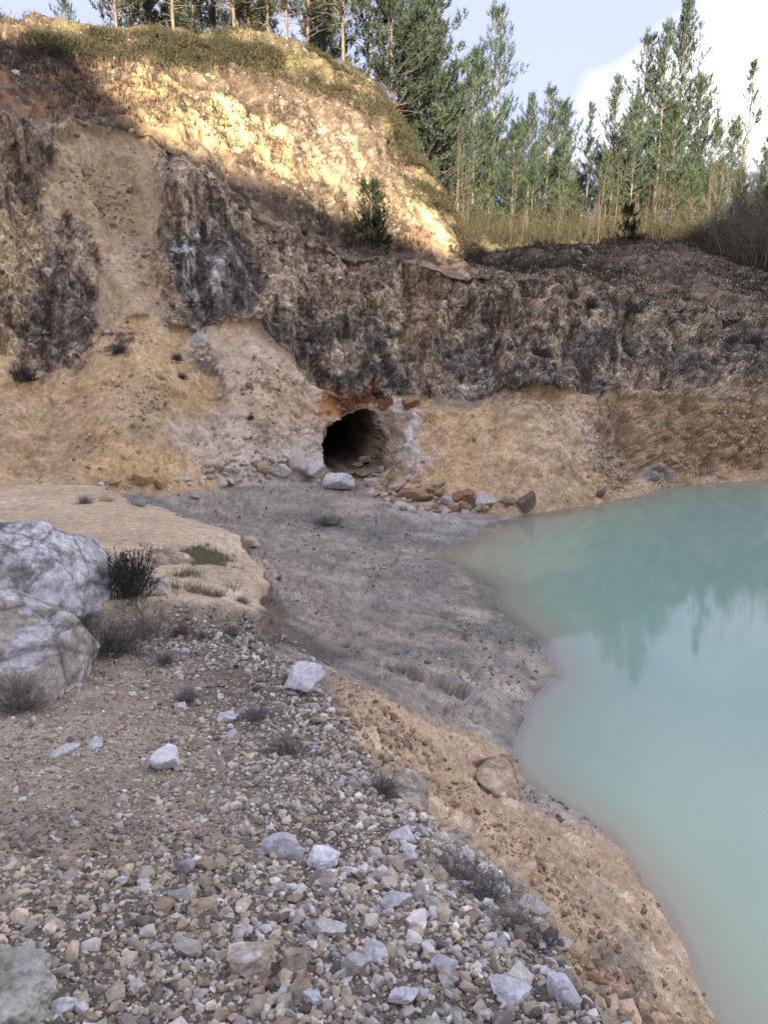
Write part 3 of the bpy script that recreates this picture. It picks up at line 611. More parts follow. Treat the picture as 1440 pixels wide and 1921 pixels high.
def ground(x, y):
    h = BVH.ray_cast(Vector((x, y, 80)), Vector((0, 0, -1))); return (h[0], h[1]) if h[0] else (Vector((x, y, 0)), Vector((0, 0, 1)))

# ------------------------------------------------------------------ unseen hill added behind the camera, its ridge shaped to throw the shade
EDGE = [(-200, 70), (0, 75), (90, 95), (140, 135), (180, 200), (230, 265), (280, 290), (400, 335), (550, 385), (620, 415), (690, 450), (760, 480), (850, 500)]
def ridge_pt(h, yb=-110.0):
    t = (yb - h.y) / SUN_DIR.y; return (h.x + SUN_DIR.x * t, h.z + SUN_DIR.z * t)
RP = []
for (a_, b_) in EDGE:
    h, _, _ = hit(a_, b_)
    if h: RP.append(ridge_pt(h))
for (a_, r_, z_) in [(950, 45, 9.2), (1080, 48, 10.2), (1180, 50, 10.0), (1240, 50, 10.1), (1330, 56, 11.5), (1390, 60, 14.0), (1450, 60, 15.5)]:
    az = math.atan2(a_ - 720, F0 * CP + 500 * SP); RP.append(ridge_pt(Vector((math.sin(az) * r_, math.cos(az) * r_, z_))))
RP = np.array(sorted(RP))
xs = np.linspace(-150, 190, 240); ys = np.concatenate([np.linspace(-2, -110, 60), np.linspace(-114, -300, 16)])
xx, yy = np.meshgrid(xs, ys)
rz = np.interp(xs, RP[:, 0], RP[:, 1]); rz = np.where(xs < RP[0, 0], np.maximum(rz[0] - 0 * xs, rz), rz)
rz = rz - .5 + .6 * fbm(np.stack([xs * .35, xs * 0, xs * 0], -1), 3)
gz = Hnear(np.clip(xx, -14, 14), np.clip(yy, -6, 3))
base = np.where(yy > -8, gz, np.clip(gz, -3, 4.5))
zz = np.where(yy > -111, base + (rz[None] - base) * sm(-20, -110, yy), rz[None] * (1 + .0 * yy))
zz = np.where(yy < -111, rz[None] - (-(yy) - 111) * .12, zz) + fbm(np.stack([xx * .12, yy * .12, xx * 0], -1), 4) * np.where((yy < -14) & (yy > -70), 2.2, 0)
# join to the sheet in front
zz = np.where(yy > -1.9, zz - .35, zz)
Vb = np.stack([xx, yy, zz], -1).reshape(-1, 3); ib = np.arange(len(Vb)).reshape(xx.shape)
Fb = np.stack([ib[:-1, :-1], ib[1:, :-1], ib[1:, 1:], ib[:-1, 1:]], -1).reshape(-1, 4)
cb = np.tile(np.array([[.16, .14, .09]]), (len(Vb), 1))
obj('shade_hill', mesh_np('shade_hill', Vb, Fb, cb, True, [M_FAR]), kind='structure')

# ------------------------------------------------------------------ water
wxs = np.arange(-1.0, 60.1, .22); wys = np.arange(-12.0, 46, .22)
WX, WY = np.meshgrid(wxs, wys); bed = Hnear(WX, WY)
rr = np.hypot(WX, WY); aa = np.arctan2(WX, WY)
rfw = np.interp(aa, AZ, rf)
bed = np.where(rr > rfw, np.minimum(bed, 0) , bed)
sink = np.where(rr > rfw + 2.5, 1.0, 0.0)
dpt = np.clip(-bed, 0, 5)
Vw = np.stack([WX, WY, np.zeros_like(WX)], -1).reshape(-1, 3); iw = np.arange(len(Vw)).reshape(WX.shape)
Fw = np.stack([iw[:-1, :-1], iw[:-1, 1:], iw[1:, 1:], iw[1:, :-1]], -1).reshape(-1, 4)
keep = ((bed < .5) & (sink < .5)).reshape(-1)[Fw].all(1); Fw = Fw[keep]; u, inv = np.unique(Fw, return_inverse=True)
dcol = np.repeat(dpt.reshape(-1)[u][:, None], 3, 1)
m, nt, b = new_mat('milky_turquoise_water'); nt.nodes.remove(b)
out = [n for n in nt.nodes if n.type == 'OUTPUT_MATERIAL'][0]; co = N(nt, 'ShaderNodeTexCoord')
at = N(nt, 'ShaderNodeAttribute', attribute_name='col')
ar = N(nt, 'ShaderNodeValToRGB')
E = ar.color_ramp.elements; E[0].position = 0.0; E[0].color = (.5, .5, .5, 1); E[1].position = .34; E[1].color = (1, 1, 1, 1); e = E.new(.08); e.color = (.8, .8, .8, 1)
nt.links.new(at.outputs['Fac'], ar.inputs[0])
wc = N(nt, 'ShaderNodeValToRGB'); E = wc.color_ramp.elements
E[0].position = 0; E[0].color = (.36, .34, .26, 1); E[1].position = .9; E[1].color = (.21, .335, .282, 1); e = E.new(.3); e.color = (.25, .345, .265, 1)
nt.links.new(at.outputs['Fac'], wc.inputs[0])
tr = N(nt, 'ShaderNodeBsdfTransparent'); tr.inputs[0].default_value = (.86, .95, .9, 1)
df = N(nt, 'ShaderNodeBsdfDiffuse'); nt.links.new(wc.outputs[0], df.inputs[0])
mp = N(nt, 'ShaderNodeMapping'); mp.inputs['Scale'].default_value = (1, 2.6, 1); nt.links.new(co.outputs['Object'], mp.inputs[0])
nz = N(nt, 'ShaderNodeTexNoise', Scale=2.6, Detail=4, Roughness=.55); nt.links.new(mp.outputs[0], nz.inputs['Vector'])
nz2 = N(nt, 'ShaderNodeTexNoise', Scale=14, Detail=3, Roughness=.5); nt.links.new(mp.outputs[0], nz2.inputs['Vector'])
bp0 = N(nt, 'ShaderNodeBump', Strength=.012, Distance=.004); nt.links.new(nz2.outputs['Fac'], bp0.inputs['Height'])
bp = N(nt, 'ShaderNodeBump', Strength=.045, Distance=.02); nt.links.new(nz.outputs['Fac'], bp.inputs['Height']); nt.links.new(bp0.outputs[0], bp.inputs['Normal'])
gl = N(nt, 'ShaderNodeBsdfGlossy'); gl.inputs['Roughness'].default_value = .012; nt.links.new(bp.outputs[0], gl.inputs['Normal'])
fr = N(nt, 'ShaderNodeFresnel'); fr.inputs['IOR'].default_value = 1.5; nt.links.new(bp.outputs[0], fr.inputs['Normal'])
m1 = N(nt, 'ShaderNodeMixShader'); nt.links.new(ar.outputs[0], m1.inputs[0]); nt.links.new(tr.outputs[0], m1.inputs[1]); nt.links.new(df.outputs[0], m1.inputs[2])
m2 = N(nt, 'ShaderNodeMixShader'); nt.links.new(fr.outputs[0], m2.inputs[0]); nt.links.new(m1.outputs[0], m2.inputs[1]); nt.links.new(gl.outputs[0], m2.inputs[2])
nt.links.new(m2.outputs[0], out.inputs[0])
obj('water', mesh_np('water', Vw[u], inv.reshape(-1, 4), dcol, True, [m]), kind='structure')

# ------------------------------------------------------------------ stones
def ico(sub):
    import bmesh
    bm = bmesh.new(); bmesh.ops.create_icosphere(bm, subdivisions=sub, radius=1)
    v = np.array([x.co[:] for x in bm.verts]); f = np.array([[q.index for q in p.verts] for p in bm.faces]); bm.free(); return v, f
ICO = {k: ico(k) for k in (1, 2, 3, 4, 6)}
def rock_verts(sub, g, planes=9, lo=.5, hi=.95, rough=.05):
    planes, lo, hi = planes + 6, lo * .85, hi * .84
    v, f = ICO[sub]; n = g.normal(size=(planes, 3)); n /= np.linalg.norm(n, axis=1, keepdims=True); d = g.uniform(lo, hi, planes)
    q = v @ n.T; r = np.where(q > .05, d[None] / np.maximum(q, .05), 9).min(1); r = np.minimum(r, 1.12)
    r = r * (1 + rough * fbm(v * 2.3 + g.random(3) * 40, 3)); return v * r[:, None], f
def rand_rot(g, n, tilt=0.5):
    a = g.uniform(0, 2 * np.pi, n); b = g.normal(0, tilt, n); c = g.normal(0, tilt, n)
    ca, sa, cb_, sb, cc_, sc_ = np.cos(a), np.sin(a), np.cos(b), np.sin(b), np.cos(c), np.sin(c)
    z, o = np.zeros(n), np.ones(n)
    Rz = np.stack([ca, -sa, z, sa, ca, z, z, z, o], -1).reshape(n, 3, 3); Rx = np.stack([o, z, z, z, cb_, -sb, z, sb, cb_], -1).reshape(n, 3, 3); Ry = np.stack([cc_, z, sc_, z, o, z, -sc_, z, cc_], -1).reshape(n, 3, 3)
    return Rz @ Rx @ Ry
# where things can be strewn: any face of the sheet, by zone
FA = PV[Fq]; face_area = np.linalg.norm(np.cross(FA[:, 2] - FA[:, 0], FA[:, 3] - FA[:, 1]), axis=1) * .5
face_c = FA.mean(1); face_d = np.linalg.norm(face_c - np.array([0, 0, CH]), axis=1)
fn = np.cross(FA[:, 2] - FA[:, 0], FA[:, 3] - FA[:, 1]); fn /= np.linalg.norm(fn, axis=1, keepdims=True) + 1e-9; fn *= np.sign(fn[:, 2:3] + 1e-9)
fpx, fpy = to_px(face_c)
face_az = np.degrees(np.arctan2(face_c[:, 0], face_c[:, 1]))
def strew(sel, n, weight, g):
    w = face_area * weight * sel; w = w / w.sum(); k = g.choice(len(w), n, p=w); u, v = g.random((2, n, 1)); q = FA[k]
    return (q[:, 0] * (1 - u) + q[:, 1] * u) * (1 - v) + (q[:, 3] * (1 - u) + q[:, 2] * u) * v, fn[k], k
def stone_colours(g, n, pal, p, jit=.17):
    c = (np.array(pal) * np.array([1.02, 1.0, .96]))[g.choice(len(pal), n, p=np.array(p) / sum(p))]; return np.clip(c * (1 + g.normal(0, jit, (n, 1))) * (1 + g.normal(0, .018, (n, 3))), .02, .8)
def rubble_mesh(name, pos, nor, size, cols, g, mat, sub=1, lift=.15, flat=(.45, .9)):
    n = len(pos); protos = [rock_verts(sub, g, 7, .5, .95, .08)[0] for _ in range(14)]; f = ICO[sub][1]; nv = len(protos[0])
    V = np.array(protos)[g.integers(0, 14, n)]
    sc = np.stack([g.uniform(.75, 1.25, n), g.uniform(.6, 1.1, n), g.uniform(*flat, n)], -1) * size[:, None]
    V = V * sc[:, None, :]; V = np.einsum('nij,nkj->nki', rand_rot(g, n, .45), V) + (pos + nor * (size * (lift + g.uniform(-.3, .25, n)))[:, None])[:, None]
    F = (f[None] + (np.arange(n) * nv)[:, None, None]).reshape(-1, 3); c = np.repeat(cols, nv, 0)
    return mesh_np(name, V.reshape(-1, 3), F, c, False, [mat])
PAL = [(.40, .345, .26), (.33, .31, .28), (.55, .53, .50), (.43, .43, .44), (.27, .215, .16), (.15, .14, .125), (.46, .40, .31)]
g = np.random.default_rng(11)
inwide = (np.abs(face_az) < 46)
gz_ = (fz == 2) & inwide
# the gravel: fine to coarse, greyer and whiter towards the lip, browner on the left
lipd = np.abs(poly_sd(face_c[:, 0], face_c[:, 1], [tuple(q[:2]) for q in PZ(LIP)] + [(8, -3), (8, 12)]))
pos, nor, k = strew(gz_ & (face_d < 9.5), 68000, 1 / np.maximum(face_d, 1.5) ** 1.45, g)
toward = np.clip(1 - lipd[k] / 1.5, 0, 1)
fineL = sm(3.0, 4.2, face_d[k]) * (1 - toward)
size = np.clip(np.exp(g.normal(np.log(.0083), .56, len(pos))) * (0.62 + .22 * face_d[k]) * (.95 + .18 * toward - .42 * fineL), .0045, .055); patch = fbm(pos * .9, 3, off=90)
cA = stone_colours(g, len(pos), PAL, [5, 3, 1.6, .5, 3.2, 1.6, 3]); cB = stone_colours(g, len(pos), PAL, [2.2, 3, 3.6, 2.2, 1.4, 2.6, 2])
cols = np.where((g.random(len(pos)) < toward * .85 + patch * .3)[:, None], cB, cA) * (1 - .3 * sm(.15, .4, fbm(pos * 1.4, 3, off=33)))[:, None]
obj('gravel', rubble_mesh('gravel', pos, nor, size, cols, g, M_STONE), kind='stuff', label='mixed tan and grey gravel covering the near slope')
# loose rubble on scree, bank and mud
for nm_, zid, n, s0, s1, pal, p, lab, ext in [
    ('scree_rubble', 6, 7500, .045, .55, [(.42, .32, .19), (.46, .38, .27), (.27, .2, .13), (.5, .45, .38)], [4, 3, 2, 1.2], 'broken tan stones strewn over the scree slopes', np.abs(face_az) < 40),
    ('bank_rubble', 4, 3800, .018, .6, [(.40, .29, .18), (.30, .22, .15), (.22, .17, .13), (.46, .38, .28)], [4, 3, 2, 1], 'flaky brown stone chips on the sandy bank', inwide),
    ('mud_rubble', 5, 3000, .022, .6, [(.22, .21, .2), (.33, .31, .28), (.45, .43, .41), (.15, .145, .14)], [4, 3, 1, 2], 'small grey stones scattered over the mud floor', (np.abs(face_az) < 40) & (face_c[:, 2] > .03)),
    ('cliff_rubble', 7, 1600, .06, .5, [(.2, .165, .13), (.33, .29, .24), (.09, .08, .075)], [4, 2, 3], 'loose stones lodged on the dark rock face', np.abs(face_az) < 36),
    ('hill_rubble', 8, 1100, .06, .55, [(.42, .36, .28), (.3, .23, .16), (.52, .48, .42)], [4, 3, 2], 'pale stones strewn over the upper hillside', np.abs(face_az) < 36)]:
    wgt = np.clip(.15 + sm(-.05, .3, fbm(face_c * .55, 4, off=zid * 7.0)), 0, 1) ** 1.5
    pos, nor, k = strew((fz == zid) & ext, n, wgt / (np.maximum(face_d, 3) if zid in (4, 5) else 1), g)
    size = np.clip(np.exp(g.normal(np.log(s0), s1, n)), s0 * .35, s0 * 4)
    obj(nm_, rubble_mesh(nm_, pos, nor, size, stone_colours(g, n, pal, p), g, M_STONE, lift=.1), kind='stuff', label=lab)

# single stones of the gravel slope
LM = []
def az_mark(p, marks):
    a0_ = math.atan2(p[0], p[1]); return min((abs(math.atan2(m_[1].x, m_[1].y) - a0_), m_[0]) for m_ in marks)[1]
def near_mark(p, marks):
    d = [((m_[1] - Vector(p)).length, m_[0]) for m_ in marks]; d.sort(); return d[0]
def one_rock(name, loc, dims, rot, col, seed, label, cat, group=None, sub=3, mat=None, planes=9, lo=.5, two=None, rough=.07):
    g_ = np.random.default_rng(seed); v, f = rock_verts(sub, g_, planes, lo, .95, rough)
    v = v + .035 * np.sign(v) * fbm(v * 5 + seed, 3)[:, None]
    c = np.tile(np.array(col, float)[None], (len(v), 1)) * (1 + .14 * fbm(v * 2.2 + seed, 3))[:, None]
    if two is not None: c = c + (np.array(two) - c) * sm(-.02, .18, fbm(v * 1.3 + seed * 1.7, 4))[:, None]
    me = mesh_np(name, v * np.array(dims) * .5, f, np.clip(c, .02, .8), False, [mat or M_STONE])
    o = obj(name, me); o.location = loc; o.rotation_euler = rot; tag(o, label, cat, group); return o
NOTABLE = [  # px, py of the base centre, width px, height px, colour, label
    (312, 1440, 80, 50, (.55, .55, .56), 'white angular slab with a sloping top on the gravel', None),
    (180, 1405, 34, 26, (.54, .54, .57), 'white cube-like stone on the fine gravel left of the white slab', None),
    (122, 1415, 60, 22, (.46, .45, .45), 'flat pale stone sunk in fine gravel beside the cube-like stone', None),
    (566, 1300, 86, 66, (.54, .54, .56), 'large white block on the crest where the gravel meets the bank', None),
    (532, 1605, 86, 60, (.42, .42, .44), 'grey blocky stone with a split side in the coarse gravel', None),
    (603, 1632, 66, 48, (.56, .565, .58), 'rounded bluish white stone beside the grey blocky stone', None),
    (618, 1665, 44, 46, (.44, .41, .36), 'upright beige stone just below the bluish white stone', None),
    (650, 1645, 34, 30, (.56, .56, .58), 'small round white stone touching the bluish white stone', None),
    (480, 1812, 92, 62, (.58, .56, .54), 'big white stone with a brown hollow low on the gravel slope', (.36, .30, .23)),
    (552, 1822, 66, 58, (.34, .285, .22), 'brown rounded stone beside the big white hollowed stone', None),
    (615, 1752, 66, 34, (.43, .42, .40), 'long grey stone lying above the brown rounded stone', None),
    (660, 1828, 66, 44, (.36, .35, .34), 'tilted dark grey slab on the coarse gravel', None),
    (1050, 1880, 60, 72, (.50, .51, .54), 'tall white stone standing on the crest near the sandy bank', None),
    (960, 1870, 70, 30, (.46, .47, .5), 'long low grey stone beside the tall white crest stone', None),
    (755, 1580, 56, 44, (.52, .52, .55), 'pale triangular stone near the crest of the gravel', None),
    (770, 1610, 30, 24, (.55, .55, .56), 'small white stone below the pale triangular stone', None),
    (745, 1700, 50, 38, (.42, .43, .46), 'bluish grey stone on the crest slope beside dry heather', None),
    (450, 1760, 32, 40, (.55, .54, .52), 'upright white stone above the big white hollowed stone', None),
    (345, 1640, 32, 30, (.30, .29, .29), 'dark grey stone in the tan gravel', None),
    (232, 1660, 26, 22, (.55, .55, .57), 'little white stone alone in the tan gravel', None),
    (430, 1350, 46, 20, (.5, .5, .51), 'low pale stone above the white angular slab', None),
    (125, 1898, 44, 30, (.55, .55, .56), 'square white stone beside the mossy boulder', None),
    (590, 1885, 40, 40, (.46, .47, .5), 'bluish stone at the foot of the gravel slope', None),
    (340, 1330, 30, 16, (.5, .48, .45), 'flat whitish stone near the dry shrubs on the gravel', None),
    (700, 1795, 50, 40, (.5, .51, .53), 'blue-white stone beside the tilted dark grey slab', None),
    (830, 1820, 54, 40, (.40, .41, .44), 'grey stone with flat top on the crest slope', None),
    (760, 1880, 50, 36, (.53, .54, .57), 'smooth white stone near the end of the gravel crest', None),
]
MARKS = {0: 'the white angular slab', 1: 'the white cube-like stone', 3: 'the large white crest block', 4: 'the grey blocky stone', 5: 'the bluish white stone', 8: 'the big white hollowed stone', 9: 'the brown rounded stone', 10: 'the long grey stone',
         11: 'the tilted dark grey slab', 12: 'the tall white crest stone', 14: 'the pale triangular stone', 18: 'the dark grey stone', 19: 'the little lone white stone', 21: 'the mossy boulder', 25: 'the flat-topped grey stone', 20: 'the low pale stone', 26: 'the smooth white stone'}
for q, (a_, b_, w_, h_, c_, lab, two) in enumerate(NOTABLE):
    h, n_, dd = hit(a_, b_)
    if not h: continue
    s_ = dd / F0; gg = np.random.default_rng(300 + q);
    if q in MARKS: LM.append((MARKS[q], h.copy()))
    one_rock('stone', h + Vector((0, 0, h_ * s_ * .34)), (w_ * s_ * 1.12, w_ * s_ * .85, h_ * s_ * 1.15), (gg.normal(0, .12), gg.normal(0, .12), gg.uniform(-.5, .5)), c_, 40 + q, lab, 'stone', 'large stones on the gravel slope', 4, two=two)
LB = [('pale tan stone among the coarse gravel', (.42, .36, .27)), ('light grey stone among the coarse gravel', (.38, .375, .37)), ('white quartz stone among the coarse gravel', (.56, .55, .53)), ('bluish grey stone among the coarse gravel', (.41, .42, .445)), ('dark brown stone among the coarse gravel', (.2, .16, .12))]
protos = {}
for ci, (lab, c_) in enumerate(LB):
    for v_ in range(3):
        vv, ff = rock_verts(3, np.random.default_rng(900 + ci * 7 + v_), 8, .5, .95, .08)
        cc3 = np.clip(np.array(c_)[None] * (1 + .15 * fbm(vv * 2 + ci, 3))[:, None], .02, .8)
        protos[ci, v_] = mesh_np('stone', vv, ff, cc3, False, [M_STONE])
pos, nor, k = strew(gz_ & (fpx > -60) & (fpx < 1500) & (fpy < 1960) & (face_d < 9), 262, (1 / np.maximum(face_d, 1.6) ** 1.6) * (.35 + np.clip(1 - lipd / 1.8, 0, 1)), g)
for q in range(len(pos)):
    tw = max(0, 1 - lipd[k[q]] / 1.9); p_ = np.array([3 - 2 * tw, 2, 1.5 + tw, .4 + 1.2 * tw, .8]); ci = int(g.choice(5, p=p_ / p_.sum()))
    s_ = float(np.clip(np.exp(g.normal(np.log(.0115), .33)) * (.5 + .30 * face_d[k[q]]), .012, .06))
    o = obj('stone', protos[ci, int(g.integers(0, 3))]); o.location = pos[q] + nor[q] * s_ * .12
    o.scale = (s_ * g.uniform(.9, 1.4), s_ * g.uniform(.7, 1.1), s_ * g.uniform(.5, .85)); o.rotation_euler = (g.normal(0, .3), g.normal(0, .3), g.uniform(0, 6.28))
    dm, mk = near_mark(pos[q], LM); big_ = s_ > .0115 * (.5 + .30 * face_d[k[q]])
    tag(o, ('chunky ' if big_ else 'small ') + LB[ci][0].replace('among the coarse gravel', ('beside ' if dm < .22 else 'in the gravel around ') + mk), 'stone', 'loose stones on the gravel slope')

# rocks fallen at the mine mouth and along the foot of the scree
ROCKS = [(632, 917, 64, 40, (.58, .57, .57), 'long white slab lying across the sill of the mine opening'), (575, 890, 60, 44, (.55, .52, .49), 'white block left of the mine opening'), (527, 893, 46, 30, (.52, .49, .46), 'pale block farther left of the mine opening'),
         (690, 868, 34, 20, (.40, .31, .2), 'tan flat rock lying inside the mine opening'), (672, 876, 26, 12, (.34, .27, .19), 'small brown slab on the tunnel floor'), (715, 886, 20, 16, (.45, .39, .33), 'pinkish rock at the right of the opening'),
         (770, 935, 44, 34, (.42, .25, .11), 'orange stained rock in the rubble right of the opening'), (745, 918, 30, 18, (.47, .40, .32), 'beige rock in the rubble right of the opening'), (875, 935, 48, 26, (.30, .16, .10), 'rust brown rock capping the rubble by the shore'), (878, 955, 42, 30, (.16, .10, .07), 'dark brown cavity block under the rust brown rock'),
         (905, 948, 50, 24, (.5, .46, .42), 'pale rock between the rubble and the pond'), (840, 945, 40, 22, (.43, .41, .40), 'grey rock in the rubble by the shore'), (695, 905, 26, 13, (.5, .46, .42), 'low pale rock before the tunnel floor'),
         (985, 960, 44, 44, (.20, .155, .12), 'dark leaning rock where the tan slope meets the pond'), (955, 945, 30, 20, (.30, .24, .18), 'brown rock beside the dark leaning rock'), (1125, 931, 30, 12, (.15, .12, .10), 'dark flat rock at the pond edge below the scree'), (1225, 900, 34, 16, (.25, .24, .23), 'grey rock in the far corner of the pond'),
         (260, 905, 50, 26, (.45, .31, .14), 'yellow ochre block at the foot of the scree fan'), (300, 912, 36, 22, (.42, .29, .14), 'ochre rock beside the yellow block of the scree fan'), (215, 908, 30, 16, (.40, .28, .14), 'small ochre rock left of the yellow block'), (262, 948, 40, 18, (.22, .21, .2), 'dark grey rock on the edge of the sand flat'),
         (365, 935, 26, 14, (.5, .47, .44), 'whitish rock on the floor below the scree fan'), (200, 940, 36, 14, (.43, .34, .22), 'tan slab on the far edge of the sand flat'), (620, 985, 46, 14, (.15, .16, .13), 'low dark green stained rock on the mud floor'), (470, 1025, 44, 26, (.44, .36, .28), 'tan rock beside the corner of the sand flat')]
RM = []; RMS = {'long white slab': 'the white sill slab', 'white block left': 'the white block', 'pale block farther': 'the pale block', 'orange stained': 'the orange stained rock', 'beige rock': 'the beige rock', 'rust brown': 'the rust brown rock', 'grey rock in the rubble': 'the grey shore rock', 'pale rock between': 'the pale shore rock', 'pinkish rock': 'the pinkish rock', 'low pale rock': 'the low pale rock', 'ochre rock': 'the ochre rock'}
for q, (a_, b_, w_, h_, c_, lab) in enumerate(ROCKS):
    h, n_, dd = hit(a_, b_)
    if not h: continue
    RM.append((lab, h.copy()))
    s_ = dd / F0; gg = np.random.default_rng(500 + q)
    one_rock('rock', h + Vector((0, 0, h_ * s_ * .32)), (w_ * s_ * 1.1, w_ * s_ * .9, h_ * s_ * 1.2), (gg.normal(0, .15), gg.normal(0, .15), gg.uniform(-.6, .6)), c_, 140 + q, lab, 'rock', None, 4, M_BOULDER)
gl_ = [('small tan rock in the fallen rubble below the rock face', (.40, .31, .21)), ('small pale rock in the fallen rubble below the rock face', (.5, .45, .4)), ('small rust coloured rock in the fallen rubble below the rock face', (.33, .225, .14))]
rp = [mesh_np('rock', *(lambda t_: (t_[0], t_[1]))(rock_verts(2, np.random.default_rng(700 + v_), 8, .5, .95, .1)), np.tile(np.array(gl_[v_ % 3][1]), (len(ICO[2][0]), 1)), False, [M_STONE]) for v_ in range(9)]
RUB = [(700, 895), (760, 905), (920, 940), (905, 958), (760, 952), (700, 925)]
rsel = (((fz == 5) | (fz == 6)) & (poly_sd(fpx, fpy, RUB) > -8)) | ((fz == 6) & (poly_sd(fpx, fpy, [(440, 850), (600, 870), (600, 912), (420, 915), (330, 905)]) > 0))
pos, nor, k = strew(rsel, 210, 1, g)
for q in range(len(pos)):
    v_ = int(g.integers(0, 9)); v_ = (v_ // 3 * 3 + (1 if g.random() < .75 else 0)) if fpx[k[q]] < 640 else v_; s_ = float(np.exp(g.normal(np.log(.14), .42))); o = obj('rock', rp[v_]); o.location = pos[q] + nor[q] * s_ * .2
    o.scale = (s_ * g.uniform(.9, 1.4), s_, s_ * g.uniform(.5, .9)); o.rotation_euler = (g.normal(0, .3), g.normal(0, .3), g.uniform(0, 6.28)); 
    mk = near_mark(pos[q], [(w2_, m_[1]) for m_ in RM for k2_, w2_ in RMS.items() if m_[0].startswith(k2_)])[1]
    tag(o, gl_[v_ % 3][0].replace('small', ('large ' if s_ > .18 else 'medium ' if s_ > .12 else 'small ') + ('flat' if o.scale[2] < .62 * s_ else 'blocky' if o.scale[2] > .76 * s_ else 'rounded')).replace('in the fallen rubble below the rock face', 'in the fallen rubble around ' + mk), 'rock', 'fallen rocks below the rock face')

# ------------------------------------------------------------------ boulders from an outline with real depth
def boulder(name, pts, label, base, alt, alt2, seed, amp=.05, cuts=6):
    import bmesh
    bm = bmesh.new(); mx = max(p_[1] for p_ in pts); ks = []
    for (a_, b_, r_) in pts:
        if b_ > mx - 45 and a_ > -60:
            h_ = hit(a_, b_)[0]
            if h_: ks.append(math.hypot(h_.x, h_.y) / r_)
    kk = float(np.median(ks)) if ks else 1.0
    for (a_, b_, r_) in pts:
        q_ = at_r(a_, b_, r_ * kk); bm.verts.new(q_.tolist())
        if b_ > mx - 60: bm.verts.new((q_ - np.array([0, 0, .22 * kk])).tolist())
    bmesh.ops.convex_hull(bm, input=bm.verts[:]); bmesh.ops.delete(bm, geom=[v for v in bm.verts if not v.link_faces], context='VERTS')
    bmesh.ops.triangulate(bm, faces=bm.faces[:])
    for it in range(cuts):
        es = [e for e in bm.edges if e.calc_length() > .03]
        if es: bmesh.ops.subdivide_edges(bm, edges=es, cuts=1); bmesh.ops.triangulate(bm, faces=bm.faces[:])
    bm.normal_update()
    v = np.array([x.co[:] for x in bm.verts]); n = np.array([x.normal[:] for x in bm.verts]); f = np.array([[q.index for q in p.verts] for p in bm.faces]); bm.free()
    fa1, ca1 = facets(v * 1.9 + seed); fa2, ca2 = facets(v * 5.5 + seed)
    lay = fbm(np.stack([v[:, 0] * 1.2 + v[:, 2] * 4, v[:, 1], v[:, 2] * 5 - v[:, 0] * 3], -1), 3, off=seed)
    v = v + n * (amp * (.15 * fbm(v * 1.8, 4, off=seed) + .35 * fa1 + .45 * fa2 + .3 * lay + .35 * fbm(v * 9, 4, gain=.6, off=seed)) - .012 * np.exp(-ca1 * 25))[:, None]
    c = np.tile(np.array(base, float)[None], (len(v), 1)); a1 = sm(-.02, .16, fbm(v * 2.4, 6, gain=.7, off=seed + 2)); a2 = sm(.08, .2, fbm(v * np.array([3.5, 3.5, 6]), 6, gain=.75, off=seed + 5))
    c += (np.array(alt) - c) * a1[:, None]; c += (np.array(alt2) - c) * (a2 * .85)[:, None]; c *= np.exp(.6 * fbm(v * 14, 4, gain=.7, off=seed) - .6 * np.exp(-ca2 * 30) - 1.0 * np.exp(-ca1 * 38))[:, None]
    ctr = v.mean(0); ctr[2] = v[:, 2].min()
    o = obj(name, mesh_np(name, v - ctr, f, np.clip(c, .02, .75), True, [M_BOULDER])); o.location = ctr; return tag(o, label, 'boulder', None)
boulder('boulder', [(-170, 978, 6.2), (75, 977, 6.4), (184, 1016, 6.7), (214, 1088, 6.5), (200, 1150, 6.25), (0, 1215, 5.8), (-170, 1215, 5.8), (96, 1040, 6.05), (150, 1155, 5.95),
                    (-200, 1040, 7.5), (70, 1000, 7.6), (190, 1060, 7.4)],
        'pale blue-white boulder leaning behind the brown one, beside the dark gorse bush', (.50, .505, .525), (.58, .585, .605), (.27, .26, .25), 3, .05)
boulder('boulder', [(-170, 1075, 5.7), (20, 1104, 5.6), (140, 1152, 5.35), (188, 1212, 5.4), (132, 1304, 5.0), (95, 1312, 4.75), (-170, 1335, 4.7),
                    (-170, 1110, 6.5), (60, 1118, 6.5), (172, 1205, 6.2)],
        'grey-brown angular boulder with a sharp ridge resting on the gravel', (.31, .28, .235), (.235, .21, .175), (.46, .46, .465), 8, .03)
h, _, dd = hit(15, 1905)
one_rock('boulder', h + Vector((-.03, .02, .035)), (.22, .2, .22), (.1, -.12, .3), (.40, .39, .355), 77, 'mossy green-grey boulder at the foot of the gravel slope', 'boulder', None, 6, M_BOULDER, 4, .62, (.26, .262, .205), .3)
boulder('rock', [(262, 1090, 8.0), (285, 1078, 8.05), (318, 1085, 8.1), (323, 1110, 8.0), (312, 1150, 7.6), (270, 1158, 7.5), (255, 1130, 7.6), (300, 1090, 8.5), (265, 1110, 8.5), (320, 1130, 8.4)],
        'pinkish tan rock right of the dark gorse bush', (.42, .35, .28), (.34, .28, .22), (.5, .45, .40), 21, .03)
boulder('rock', [(285, 1030, 9.6), (312, 1024, 9.8), (350, 1040, 9.6), (368, 1052, 9.5), (345, 1075, 9.1), (300, 1080, 9.0), (280, 1060, 9.2), (320, 1040, 10.1), (350, 1060, 9.9)],
        'brown flat-topped rock half buried in the pale sand', (.33, .25, .18), (.45, .37, .28), (.24, .18, .13), 27, .03)
